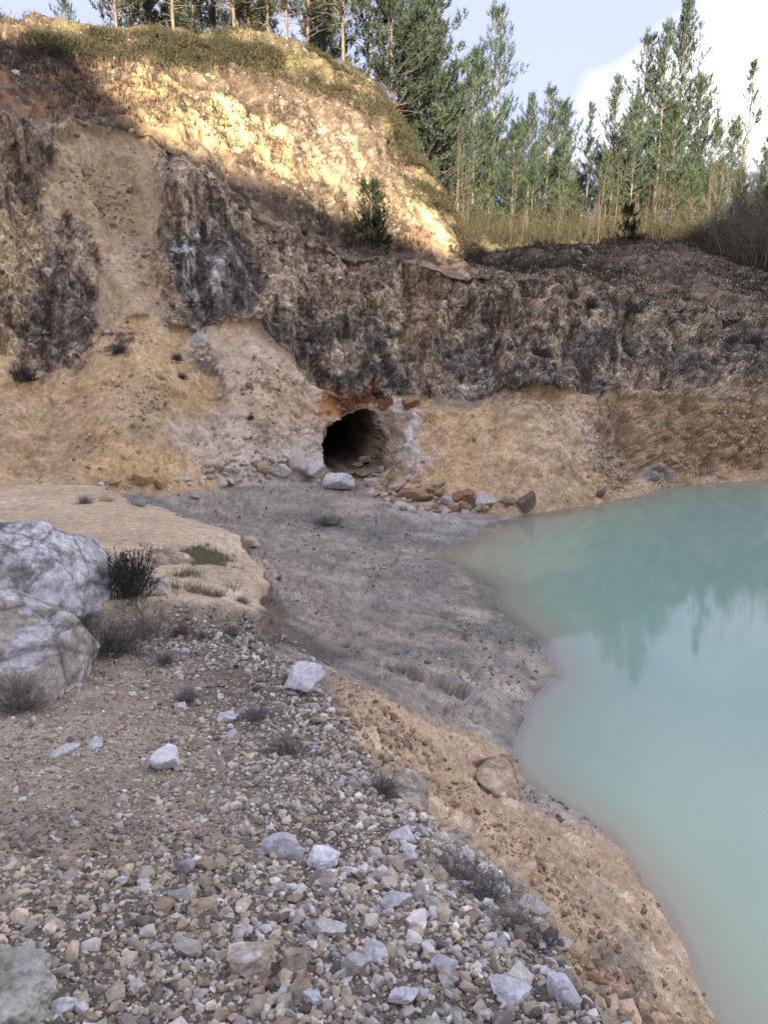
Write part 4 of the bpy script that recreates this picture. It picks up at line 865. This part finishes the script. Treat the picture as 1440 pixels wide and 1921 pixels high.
boulder('rock', [(905, 1425, 7.1), (940, 1412, 7.3), (972, 1425, 7.25), (977, 1465, 7.0), (974, 1510, 6.7), (930, 1490, 6.6), (900, 1470, 6.6), (930, 1440, 7.9), (965, 1470, 7.7), (900, 1450, 7.5), (880, 1430, 7.2)],
        'tan block with a steep brown side jutting from the sandy bank', (.42, .32, .20), (.28, .21, .145), (.46, .37, .26), 33, .03)
boulder('rock', [(735, 1455, 4.9), (760, 1440, 5.0), (800, 1455, 5.0), (805, 1500, 4.8), (790, 1540, 4.5), (750, 1530, 4.4), (735, 1500, 4.5), (770, 1470, 5.3), (795, 1500, 5.2)],
        'layered grey-tan ledge where the gravel crest drops to the bank', (.34, .30, .24), (.42, .37, .30), (.24, .21, .17), 39, .02)
boulder('rock', [(830, 1560, 4.2), (865, 1550, 4.3), (885, 1562, 4.25), (890, 1590, 4.05), (860, 1600, 3.95), (828, 1590, 3.95), (860, 1570, 4.6), (880, 1580, 4.5), (835, 1580, 4.4)],
        'flat yellowish rock on the crest below the layered ledge', (.42, .37, .28), (.47, .43, .35), (.3, .26, .2), 45, .014)

# ------------------------------------------------------------------ twigs, grass and needles: thin blades
def blades(base, direc, length, width, col, g, bend=0.25, segs=2):
    """curved tapering strips; returns verts, tris, colours"""
    n = len(base); d = direc / (np.linalg.norm(direc, axis=1, keepdims=True) + 1e-9)
    s = np.cross(d, g.normal(size=(n, 3))); s /= np.linalg.norm(s, axis=1, keepdims=True) + 1e-9
    cv = g.normal(size=(n, 3)) * bend * length[:, None]
    V, nv = [], 2 * segs + 1
    for k in range(segs):
        t = k / segs; c = base + d * (length * t)[:, None] + cv * t * t; w = (width * (1 - .75 * t) * .5)[:, None]; V += [c - s * w, c + s * w]
    V.append(base + d * length[:, None] + cv); V = np.stack(V, 1)
    F = []
    for k in range(segs - 1): F += [(2 * k, 2 * k + 1, 2 * k + 3), (2 * k, 2 * k + 3, 2 * k + 2)]
    F.append((2 * segs - 2, 2 * segs - 1, 2 * segs))
    F = (np.array(F)[None] + (np.arange(n) * nv)[:, None, None]).reshape(-1, 3)
    return V.reshape(-1, 3), F, np.repeat(col, nv, 0)
def join(parts):
    V, F, Cc, o = [], [], [], 0
    for v, f, c in parts: V.append(v); F.append(f + o); Cc.append(c); o += len(v)
    return np.concatenate(V), np.concatenate(F), np.concatenate(Cc)
def colmix(g, n, a, b, j=.15): 
    t = g.random((n, 1)); return np.clip((np.array(a) * (1 - t) + np.array(b) * t) * (1 + g.normal(0, j, (n, 1))), .01, .8)
def dome_dirs(g, n, spread=.9):
    a = g.uniform(0, 2 * np.pi, n); q = np.abs(g.normal(0, spread, n)).clip(0, 1.35); return np.stack([np.sin(q) * np.cos(a), np.sin(q) * np.sin(a), np.cos(q)], -1)
def shrub_mesh(seed, h, w, n, ca, cb, twig=3, thick=.012, name='twigs'):
    g = np.random.default_rng(seed); d = dome_dirs(g, n, .75); base = np.stack([g.normal(0, w * .18, n), g.normal(0, w * .18, n), np.full(n, -.03 * h)], -1)
    L = h * g.uniform(.55, 1.05, n); d[:, :2] *= w / h; parts = [blades(base, d, L, np.full(n, thick), colmix(g, n, ca, cb), g, .15, 3)]
    dn = d / np.linalg.norm(d, axis=1, keepdims=True)
    for k in range(twig):
        t = g.uniform(.3, .95, n); p = base + dn * (L * t)[:, None]; dd = dn * .8 + g.normal(0, .6, (n, 3)); dd[:, 2] = np.abs(dd[:, 2]) * .8 + .1
        parts.append(blades(p, dd, L * g.uniform(.2, .45, n), np.full(n, thick * .7), colmix(g, n, ca, cb), g, .2, 2))
    V, F, Cc = join(parts); return mesh_np(name, V, F, Cc, False, [M_DRY])
SHR = [shrub_mesh(60 + k, .30, .34, 210, (.10, .092, .09), (.23, .205, .19), 4, .0055, 'dry_shrub') for k in range(3)]
SH_POS = [(215, 1225, 1.7, 1.4, 'wide dry grey heather between the boulders and the gravel'), (275, 1195, 1.05, .9, 'grey heather clump below the dark gorse bush'), (35, 1330, 1.25, 1.2, 'tangled dark heather at the base of the brown boulder'), (150, 1190, 1.0, 1, 'grey heather tucked between the two boulders'),
          (310, 1245, .55, .55, 'low grey heather tuft on open gravel below the sand'), (352, 1315, .55, .5, 'solitary dry tuft in the middle of the fine gravel'), (340, 1195, .7, .7, 'dry heather on the edge of the sand and gravel'), (382, 1200, .5, .5, 'small round dark heather on the sand edge'),
          (432, 1192, .6, .5, 'dry grassy heather where the sand flat ends'), (480, 1350, .7, .5, 'grey heather beside the large white crest block'), (532, 1420, .8, .6, 'grey heather halfway along the gravel crest'), (715, 1490, .75, .5, 'grey heather beside the layered ledge'), (540, 1285, .5, .45, 'sparse heather growing in front of the large white crest block'),
          (855, 1650, .6, .42, 'grey heather on the crest below the flat yellowish rock'), (905, 1690, .6, .42, 'spreading heather next along the crest from the yellowish rock'), (960, 1745, .55, .36, 'last heather tuft along the gravel crest'), (455, 1130, .5, .4, 'dry grass tuft on the pale sand near the cut edge'),
          (160, 945, 1.0, .8, 'dry weed standing on the far sand flat'), (615, 985, 2.4, 1.2, 'greenish weed clump on the mud floor before the mine')]
for q, (a_, b_, s_, hs_, lab) in enumerate(SH_POS):
    h, n_, dd = hit(a_, b_)
    if not h: continue
    o = obj('dry_shrub', SHR[q % 3]); o.location = h - Vector((0, 0, .01)); k_ = dd / 5.5 if dd < 6 else 1.0
    o.scale = (s_ * .92, s_ * .92, hs_ * .82); o.rotation_euler = (0, 0, q * 1.3); tag(o, lab, 'shrub', 'dry heather shrubs')

def gorse(seed, h, w, n, ca, cb, needle=.03):
    g = np.random.default_rng(seed); d = dome_dirs(g, n, .5); d[:, :2] *= w / h; base = np.stack([g.normal(0, w * .15, n), g.normal(0, w * .15, n), np.full(n, -.02)], -1); L = h * g.uniform(.6, 1.0, n)
    dn = d / np.linalg.norm(d, axis=1, keepdims=True); st_ = blades(base, d, L, np.full(n, .012), colmix(g, n, (.12, .10, .08), (.2, .17, .14)), g, .08, 3)
    parts = []; m_ = 46
    t = g.uniform(.35, 1.02, (n, m_)); p = (base[:, None] + dn[:, None] * (L[:, None] * t)[..., None]).reshape(-1, 3); dd = np.repeat(dn, m_, 0) + g.normal(0, .75, (n * m_, 3))
    parts.append(blades(p, dd, np.full(n * m_, needle) * g.uniform(.6, 1.4, n * m_), np.full(n * m_, .006), colmix(g, n * m_, ca, cb), g, .1, 1))
    return st_, join(parts)
t_ = thing('gorse_bush', 'dark green upright gorse bush beside the pale boulder', 'bush')
h, _, _ = hit(245, 1120); t_.location = h
st_, nd_ = gorse(5, .55, .55, 110, (.03, .034, .033), (.085, .09, .08), .06)
obj('stems', mesh_np('stems', *st_, False, [M_DRY]), t_); obj('foliage', mesh_np('foliage', *nd_, False, [M_NEEDLE]), t_)

g = np.random.default_rng(21)
gp = [(345, 1045), (400, 1035), (440, 1060), (440, 1105), (380, 1115), (325, 1110), (320, 1090), (370, 1075)]
pos, nor, k = strew((fz == 3) & (poly_sd(fpx + 14 * fbm(face_c * 2.2, 3, off=4), fpy + 10 * fbm(face_c * 2.2, 3, off=7), gp) > -12), 3600, sm(-.05, .3, fbm(face_c * 2.4, 3, off=12)) ** 1.5 + .01, g)
n = len(pos); dd = g.normal(0, .45, (n, 3)); dd[:, 2] = 1
obj('grass', mesh_np('grass', *blades(pos, dd, g.uniform(.04, .13, n), np.full(n, .007), colmix(g, n, (.11, .13, .065), (.24, .22, .13)), g, .3, 2), False, [M_NEEDLE]), kind='stuff', label='short green grass growing on the pale sand flat')

# ------------------------------------------------------------------ heath, brush and undergrowth (stuff)
def clumps(name, pos, g, nb, h, w, ca, cb, thick, label, mat=None, segs=2, upright=.7, bend=.22, twigs=0):
    n = len(pos); hh = h * np.exp(g.normal(0, .3, n)); cl = colmix(g, n, ca, cb, .2)
    d = dome_dirs(g, n * nb, upright); base = np.repeat(pos, nb, 0) + g.normal(0, 1, (n * nb, 3)) * np.array([w * .3, w * .3, 0])
    c = np.repeat(cl, nb, 0) * (1 + g.normal(0, .15, (n * nb, 1)))
    if twigs:
        LL = np.repeat(hh, nb) * g.uniform(.5, 1.1, n * nb); parts = [blades(base - np.array([0, 0, .05]), d, LL, np.full(n * nb, thick), np.clip(c, .01, .8), g, bend, segs)]
        for e in range(twigs):
            p_ = base + d * (LL * g.uniform(.25, .9, n * nb))[:, None]; d2 = d * .7 + g.normal(0, .6, d.shape); d2[:, 2] = np.abs(d2[:, 2]) * .7
            parts.append(blades(p_, d2, LL * g.uniform(.2, .5, n * nb), np.full(n * nb, thick * .6), np.clip(c, .01, .8), g, .3, 2))
        return obj(name, mesh_np(name, *join(parts), False, [mat or M_DRY]), kind='stuff', label=label)
    me = mesh_np(name, *blades(base - np.array([0, 0, .05]), d, np.repeat(hh, nb) * g.uniform(.5, 1.1, n * nb), np.full(n * nb, thick), np.clip(c, .01, .8), g, bend, segs), False, [mat or M_DRY])
    return obj(name, me, kind='stuff', label=label)
wide = np.abs(face_az) < 38
crestp = [(-400, -40), (100, 30), (420, 55), (640, 85), (705, 140), (800, 320), (885, 480), (850, 460), (740, 280), (680, 190), (560, 150), (420, 120), (280, 105), (100, 105), (-400, 90)]
fr_ = np.hypot(face_c[:, 0], face_c[:, 1])
pos, nor, k = strew((fz == 8) & wide & (poly_sd(fpx, fpy, crestp) > -25), 6000, .02 + sm(.0, .3, fbm(face_c * .45, 4, off=5)) * sm(-25, 25, poly_sd(fpx, fpy, crestp)), g)
clumps('heath', pos, g, 18, .2, .8, (.042, .044, .021), (.095, .082, .05), .028, 'olive green heath along the crest of the hill', upright=1.35)
pos, nor, k = strew((fz == 8) & wide & (fpy < 470), 5000, .1 + sm(-.1, .3, fbm(face_c * .6, 4, off=15)), g)
clumps('dead_bracken', pos, g, 9, .2, .3, (.08, .06, .044), (.15, .115, .08), .035, 'brown dead bracken on the upper hill slope')
pos, nor, k = strew((fz == 7) & wide & (fpx > 560), 1300, (sm(-.05, .3, fbm(face_c * .5, 4, off=95)) + .03) * sm(0, .45, fn[:, 2] + .1) * (.35 + sm(640, 800, fpx)), g)
clumps('ledge_scrub', pos, g, 10, .17, .28, (.10, .08, .065), (.2, .165, .13), .03, 'dry scrub rooted on ledges of the dark rock face')
pos, nor, k = strew((((fz == 9) & (fr_ < 82)) | ((fz == 8) & (fpx > 880) & (fpy > 455))) & (face_az > 3) & wide, 6500, .2 + sm(-.2, .25, fbm(face_c * .25, 3, off=25)), g)
clumps('brush', pos, g, 18, .34, .8, (.034, .04, .018), (.078, .066, .04), .03, 'low tan brush on the ground behind the bench', upright=1.15)
for nm_, azr, rr_, n, hgt, ca, cb, lab in [('undergrowth', (5.0, 24.5), (56, 84), 420, 1.7, (.036, .042, .02), (.098, .082, .052), 'leafless tan undergrowth between the pine trunks'), ('thicket', (22.5, 33), (50, 66), 220, 3.4, (.10, .085, .06), (.2, .165, .12), 'dark leafless thicket beyond the right end of the bench')]:
    az_ = np.radians(g.uniform(*azr, n)); r_ = g.uniform(*rr_, n); pp = np.array([ground(math.sin(a_) * b_, math.cos(a_) * b_)[0][:] for a_, b_ in zip(az_, r_)])
    clumps(nm_, pp, g, 16, hgt, 2.4, ca, cb, .034, lab, segs=3, upright=.4, bend=.25, twigs=6)

# ------------------------------------------------------------------ trees
def tube(pts, rad, n=6):
    pts = np.array(pts, float); k = len(pts); d = np.gradient(pts, axis=0); d /= np.linalg.norm(d, axis=1, keepdims=True) + 1e-9
    up = np.where(np.abs(d[:, 2:3]) > .9, np.array([[1., 0, 0]]), np.array([[0, 0, 1.]])); s = np.cross(d, up); s /= np.linalg.norm(s, axis=1, keepdims=True) + 1e-9; q = np.cross(d, s)
    a = np.linspace(0, 2 * np.pi, n, endpoint=False); V = pts[:, None] + (s[:, None] * np.cos(a)[None, :, None] + q[:, None] * np.sin(a)[None, :, None]) * np.array(rad)[:, None, None]
    i = np.arange(k * n).reshape(k, n); j = np.roll(i, -1, 1); F = np.stack([i[:-1], j[:-1], j[1:], i[1:]], -1).reshape(-1, 4); return V.reshape(-1, 3), F
def joinq(parts):
    V, F, o = [], [], 0
    for v, f in parts: V.append(v); F.append(f + o); o += len(v)
    return np.concatenate(V), np.concatenate(F)
def pine(seed, h, c0, rad, whorl, ca, cb, tuft=.5, r0=None, dead=0, bark=None, droop=0.0, nb=18, bw=.05, top=.9, sub=4):
    g = np.random.default_rng(seed); r0 = r0 or h * .0105
    nz = 14; zs = np.linspace(0, h * .97, nz); wob = np.cumsum(g.normal(0, .012 * h / nz * 2, (nz, 2)), 0); wob -= wob[0]
    ax = np.column_stack([wob, zs]); trunk = tube(np.vstack([[ax[0, 0], ax[0, 1], -.4], ax]), np.concatenate([[r0 * 1.25], r0 * (1 - .93 * zs / h)]), 8)
    cen = lambda z: np.array([np.interp(z, zs, ax[:, 0]), np.interp(z, zs, ax[:, 1]), z])
    limbs, tp, td, tl = [], [], [], []
    z = h * c0
    while z < h * .975:
        f = (z / h - c0) / (1 - c0); prof = min(1, .6 + 1.6 * f) * (1 - f) ** top * (.75 + .5 * g.random()) + .07
        for b in range(int(g.integers(whorl - 1, whorl + 2))):
            if g.random() < .24: continue
            L = rad * prof * g.uniform(.4, 1.35); a = g.uniform(0, 2 * np.pi); el = .25 + .8 * f + g.normal(0, .15) - droop
            d = np.array([math.cos(a) * math.cos(el), math.sin(a) * math.cos(el), math.sin(el)]); o = cen(z + g.normal(0, .1))
            c1_ = o + d * L * .5; c2_ = o + d * L + np.array([0, 0, L * .22]); limbs.append(tube([o, c1_, c2_], [max(.012, r0 * .28 * (1 - .6 * f)), .02, .008], 4))
            m = max(2, int(L * sub * 1.05))
            for s_ in range(m):
                u = .25 + .75 * (s_ + g.random()) / m; p = o + d * L * u + np.array([0, 0, L * .22 * u * u]); sd = d * .5 + g.normal(0, .6, 3); sd[2] = abs(sd[2]) * .8 + .25 + .5 * f; sd /= np.linalg.norm(sd)
                ll = g.uniform(.25, .7) * (1 - .4 * f); 
                tp.append(p + sd * ll * .5 + g.normal(0, .06, 3)); td.append(sd + np.array([0, 0, .7])); tl.append(tuft * g.uniform(.75, 1.5))
            tp.append(c2_); td.append(d + np.array([0, 0, .9])); tl.append(tuft * 1.1)
        z += g.uniform(.36, .72) * (1 - .35 * f)
    for e in range(5): tp.append(cen(h * (.93 + .017 * e))); td.append(np.array([g.normal(0, .25), g.normal(0, .25), 1])); tl.append(tuft * 1.2)
    for e in range(dead):
        zz_ = h * g.uniform(.06, c0 + .12); a = g.uniform(0, 6.28); L = rad * g.uniform(.25, .75); o = cen(zz_); d = np.array([math.cos(a), math.sin(a), g.normal(.1, .25)])
        limbs.append(tube([o, o + d * L * .5 + np.array([0, 0, .05]), o + d * L + np.array([0, 0, g.normal(0, .15)])], [.03, .018, .006], 4))
    tp, td, tl = np.array(tp), np.array(td), np.array(tl); td /= np.linalg.norm(td, axis=1, keepdims=True); n = len(tp)
    u = g.uniform(0, .85, (n, nb)); P_ = (tp[:, None] + td[:, None] * (tl[:, None] * u)[..., None]).reshape(-1, 3); dd = np.repeat(td, nb, 0) * .85 + g.normal(0, .5, (n * nb, 3))
    tc_ = colmix(g, n, ca, cb, .25); c = np.repeat(tc_, nb, 0) * (1 + g.normal(0, .12, (n * nb, 1)))
    nd = blades(P_, dd, np.repeat(tl, nb) * g.uniform(.4, .75, n * nb), np.full(n * nb, bw), np.clip(c, .01, .5), g, .1, 1)
    bk = bark or M_BARK
    return [('trunk', mesh_np('trunk', *trunk, None, True, [bk])), ('limbs', mesh_np('limbs', *joinq(limbs), None, True, [bk])), ('crown', mesh_np('crown', *nd, False, [M_NEEDLE]))], h
BG0, BG1 = (.034, .06, .044), (.10, .14, .08)
DG0, DG1 = (.03, .05, .037), (.08, .105, .065)
KIND = {
    'tall': [pine(s, 20, .36, 2.7, 5, BG0, BG1, .5, dead=26, bark=M_PALEBARK, top=.6) for s in (1, 2, 3)],
    'bushy': [pine(s, 13, .22, 2.7, 6, BG0, BG1, .5, dead=16, bark=M_PALEBARK, top=.6) for s in (4, 5)],
    'thin': [pine(s, 17, .58, 1.5, 4, BG0, BG1, .5, dead=22, bark=M_PALEBARK, sub=3) for s in (6,)],
    'edge': [pine(s, 15, .12, 4.2, 6, DG0, DG1, .62, dead=10, top=.7, bw=.085) for s in (7, 8)],
    'plateau': [pine(s, 16, .34, 3.2, 5, DG0, DG1, .55, dead=34, sub=4) for s in (9, 10)],
    'young': [pine(s, 6, .06, 1.7, 5, BG0, (.09, .125, .055), .42, dead=6) for s in (12, 13)],
}
def plant(kind, var, x, y, height, label, cat='tree', group='pine trees around the quarry', name='pine_tree', rz=0.0):
    parts, h = KIND[kind][var % len(KIND[kind])]; loc, _ = ground(x, y); k = height / h
    t = thing(name, label, cat, group, loc, rz, k)
    for nm_, me in parts: obj(nm_, me, t, **({} if nm_ == 'trunk' else {'kind': 'stuff'}))
    return t
def at_top(px, py, r):
    p = at_r(px, py, r); gnd, _ = ground(p[0], p[1]); return p[0], p[1], max(1.5, p[2] - gnd.z)
TREES = [  # kind, px, py of the tip, distance
    ('tall', 932, 18, 84, 'tallest slender pine in the clump right of the bare hill'), ('bushy', 893, 105, 80, 'dense pine leaning on the left of the tall slender pine'), ('bushy', 862, 165, 74, 'bluish pine filling the notch beside the bare hill'),
    ('tall', 1032, 168, 86, 'sparse pine with bent top, apart from the tall slender pine'), ('tall', 997, 182, 82, 'pine between the tall slender pine and the bent-topped pine'), ('bushy', 965, 235, 76, 'green bushy pine below the slender clump'), ('bushy', 1062, 265, 84, 'low bushy pine closing the clump before the sky gap'),
    ('thin', 1110, 196, 88, 'spindly pine with scattered tufts standing in the sky gap'), ('tall', 1158, 150, 84, 'narrow pine at the start of the tall right clump'), ('tall', 1216, 70, 86, 'broad tall pine with forked crown in the right clump'), ('tall', 1290, 4, 88, 'highest pine of all with a long bare leader'),
    ('tall', 1252, 52, 84, 'tall pine shoulder to shoulder with the highest pine'), ('bushy', 1320, 150, 82, 'full green pine on the outer side of the right clump'), ('bushy', 1345, 235, 80, 'lower green pine at the outer edge of the right clump'), ('thin', 1412, 118, 78, 'lone thin pine with airy crown above the dark thicket'),
    ('bushy', 1195, 190, 78, 'green pine in front of the broad forked pine'), ('bushy', 1270, 200, 77, 'green pine in front of the highest pine'), ('young', 1140, 300, 72, 'young green pine at the foot of the narrow pine'), ('young', 1000, 320, 72, 'young green pine under the slender clump'), ('young', 920, 300, 70, 'young yellowish pine beside the bare hill edge'),
    ('young', 1075, 350, 70, 'dark young pine in the gap between the clumps'), ('young', 1300, 330, 72, 'young pine at the foot of the outer green pines'), ('bushy', 1445, 265, 72, 'dark pine rising from the thicket'), ('young', 1390, 330, 62, 'shaded young pine inside the dark thicket'), ('young', 1440, 360, 60, 'shaded low pine at the end of the thicket'),
    ('edge', 735, -130, 54, 'big dark pine on the shoulder of the bare hill'), ('edge', 800, -40, 60, 'broad dark pine behind the shoulder of the bare hill'), ('edge', 790, 120, 60, 'spreading pine with low boughs behind the hill edge'), ('edge', 830, 150, 66, 'grey-green pine lower behind the hill edge'), ('young', 780, 235, 56, 'bright green young pine against the hill edge'), ('young', 815, 300, 58, 'small dark pine lower down behind the hill edge'),
    ('plateau', 640, -260, 52, 'pine with dead lower limbs near the shoulder of the hill'), ('plateau', 570, -290, 54, 'pine with a crooked trunk on the hilltop heath'), ('plateau', 530, -240, 50, 'slim dark pine on the hilltop, close beside the crooked one'), ('plateau', 492, -300, 52, 'pine with twin leaning limbs on the hilltop'), ('plateau', 455, -280, 56, 'straight pine in the hilltop row'),
    ('plateau', 425, -320, 50, 'stout straight pine in the hilltop row'), ('plateau', 388, -250, 56, 'shorter pine farther back in the hilltop row'), ('plateau', 345, -270, 54, 'pine beside the brown barked one on the hilltop'), ('plateau', 305, -310, 46, 'brown barked pine with dense bare limbs on the hilltop'), ('edge', 250, -150, 58, 'dark leafy pine behind the brown barked pine'), ('plateau', 196, -260, 48, 'thin pine at the left of the hilltop row'),
    ('young', 120, -18, 44, 'bright young pine on the hilltop heath'), ('plateau', 690, -150, 56, 'pine with drooping dead limbs at the hill shoulder'), ('edge', 600, -60, 66, 'blue-green pine far behind the hilltop row'), ('edge', 460, -80, 70, 'hazy pine far behind the middle of the hilltop row'), ('edge', 330, -70, 68, 'leafy pine far behind the brown barked pine'),
]
TM = []; TMS = {'tallest slender': 'the tall slender pine', 'bluish pine': 'the bluish pine', 'sparse pine': 'the bent-topped pine', 'green bushy pine': 'the green bushy pine', 'low bushy': 'the low bushy pine', 'spindly': 'the spindly pine', 'narrow pine': 'the narrow pine', 'broad tall': 'the broad forked pine', 'highest': 'the highest pine', 'full green': 'the full green pine', 'lower green': 'the outer green pine', 'dark young': 'the dark young pine', 'young yellowish': 'the young yellowish pine', 'young green pine under': 'the young green pine'}
for q, (kd, a_, b_, r_, lab) in enumerate(TREES):
    x, y, hh = at_top(a_, b_, r_)
    for k2_, w2_ in TMS.items():
        if lab.startswith(k2_): TM.append((w2_, ground(x, y)[0].copy()))
    plant(kd, q, x, y, hh, lab, rz=q * 2.1)
for q in range(44):
    a_ = ([870, 905, 940, 975, 1010, 1045, 1085, 1125, 1165, 1205, 1240, 1275, 1310, 1335, 1175, 1225, 1290, 985, 915, 1055] + [855 + 25 * e for e in range(24)])[q]; b_ = ([290, 250, 270, 300, 280, 310, 330, 290, 260, 240, 230, 250, 280, 310, 300, 310, 320, 340, 330, 350] + [[200, 340, 260, 380, 300, 230, 370, 330][e % 8] for e in range(24)])[q]
    x, y, hh = at_top(a_, b_, 88 + (q * 7) % 17); mk = az_mark(ground(x, y)[0], TM)
    plant(['bushy', 'young', 'bushy', 'tall'][(q // 2) % 4] if q >= 20 else 'bushy', q, x, y, hh, ('tall ' if hh > 13 else 'low ' if hh < 9 else '') + ('full ' if q % 3 == 0 else 'sparse ' if q % 3 == 1 else 'dark ') + 'green pine deeper in the wood behind ' + mk, rz=q * 1.7)
# small pines on the bench and the ledges
SMALL = pine(31, 2.3, .04, .8, 8, (.018, .032, .015), (.045, .068, .028), .27, r0=.035, nb=26, bw=.028, top=.7, sub=13)
SMALL2 = pine(32, 1.0, .15, .34, 5, (.04, .06, .025), (.08, .11, .04), .16, r0=.02, nb=14, bw=.02, sub=8)
for (sp, a_, b_, s_, lab) in [(SMALL, 695, 478, 1.05, 'small dark pine standing on the bench against the sunlit slope'), (SMALL2, 845, 500, .8, 'tiny pine seedling on the bench before the pale streak'), (SMALL2, 35, 357, 1.15, 'round green pine bush on a ledge of the cliff'), (SMALL2, 60, 352, .8, 'lesser pine bush beside the round one on the cliff ledge'),
                             (SMALL2, 1430, 575, 1.1, 'green pine seedling on the right end of the bench'), (SMALL2, 1372, 575, .8, 'little pine seedling beside the mound on the bench'), (SMALL, 1175, 462, .75, 'small pine in front of the trunks above the brown mound')]:
    h, _, _ = hit(a_, b_)
    if not h: continue
    t = thing('pine_sapling', lab, 'sapling', None, h, 0, s_)
    for nm_, me in sp[0]: obj(nm_, me, t, **({} if nm_ == 'trunk' else {'kind': 'stuff'}))
# bare saplings
def bare(seed, h):
    g = np.random.default_rng(seed); n = 9; zs = np.linspace(0, h, n); w_ = np.cumsum(g.normal(0, .05, (n, 2)), 0); w_ -= w_[0]; ax = np.column_stack([w_, zs]); tr = tube(np.vstack([ax[0] - [0, 0, .3], ax]), np.concatenate([[.05], .045 * (1 - .85 * zs / h)]), 5); tw = []
    for e in range(44):
        z = h * g.uniform(.15, .98); o = np.array([np.interp(z, zs, ax[:, 0]), np.interp(z, zs, ax[:, 1]), z]); a = g.uniform(0, 6.28); L = h * g.uniform(.06, .17); d = np.array([math.cos(a), math.sin(a), g.uniform(.4, 1.4)]); d /= np.linalg.norm(d)
        tw.append(tube([o, o + d * L * .5, o + d * L + g.normal(0, .08, 3)], [.014, .01, .004], 3))
    return [('trunk', mesh_np('trunk', *tr, None, True, [M_MIDBARK])), ('twigs', mesh_np('twigs', *joinq(tw), None, True, [M_MIDBARK]))]
BARE = [bare(80 + k, 6.0) for k in range(4)]
g = np.random.default_rng(5)
for q in range(70):
    if q < 54: az = math.radians(g.uniform(4.5, 24)); r_ = g.uniform(50, 80); s_ = g.uniform(.4, 1.15); lab, grp = ('tall ' if s_ > 1.1 else 'short ' if s_ < .75 else '') + 'bare pale sapling', 'bare saplings in the undergrowth'
    else: az = math.radians(g.uniform(23, 30)); r_ = g.uniform(48, 62); s_ = g.uniform(.5, 1.0); lab, grp = ('tall ' if s_ > .75 else 'short ') + 'bare grey sapling in the dark thicket', 'bare saplings in the thicket'
    loc, _ = ground(math.sin(az) * r_, math.cos(az) * r_); 
    if q < 54: lab += ' in undergrowth before ' + az_mark(loc, TM)
    t = thing('bare_sapling', lab, 'sapling', grp, loc, q, s_); t.rotation_euler = (g.normal(0, .05), g.normal(0, .05), q)
    for nm_, me in BARE[q % 4]: obj(nm_, me, t, **({} if nm_ == 'trunk' else {'kind': 'stuff'}))
# single bushes on the rock face
BUSH = [shrub_mesh(90 + k, .5, .6, 150, (.06, .058, .055), (.13, .12, .11), 4, .022, 'dark_shrub') for k in range(2)]
for q, (a_, b_, s_, lab) in enumerate([(1018, 668, .9, 'round dark shrub on the slate band of the rock face'), (1108, 575, .9, 'dark shrub under the bench edge above the slate band'), (1190, 585, .9, 'dark bush beside the white vein on the right face'), (1415, 645, 1.0, 'dark bush at the right end of the slate slope'), (1375, 640, .7, 'lesser dark bush on the right slate slope'), (225, 660, .6, 'black dead bush lying on the scree fan'), (332, 675, .55, 'small dead bush on the edge of the scree fan'),
                                     (340, 710, .5, 'little black bush lower on the scree fan'), (45, 712, 1.1, 'brown tangled bush at the left of the scree fan'), (470, 785, .35, 'tiny dark tuft on the pale rock left of the mine'), (570, 440, .5, 'dark tuft where the bench meets the hill'), (935, 650, .6, 'dark low shrub in the middle of the right rock face')]):
    h, _, _ = hit(a_, b_)
    if not h: continue
    o = obj('dark_shrub', BUSH[q % 2]); o.location = h - Vector((0, 0, .03)); o.scale = (s_, s_, s_ * .9); o.rotation_euler = (0, 0, q * 1.1); tag(o, lab, 'shrub', 'dark shrubs on the rock face')
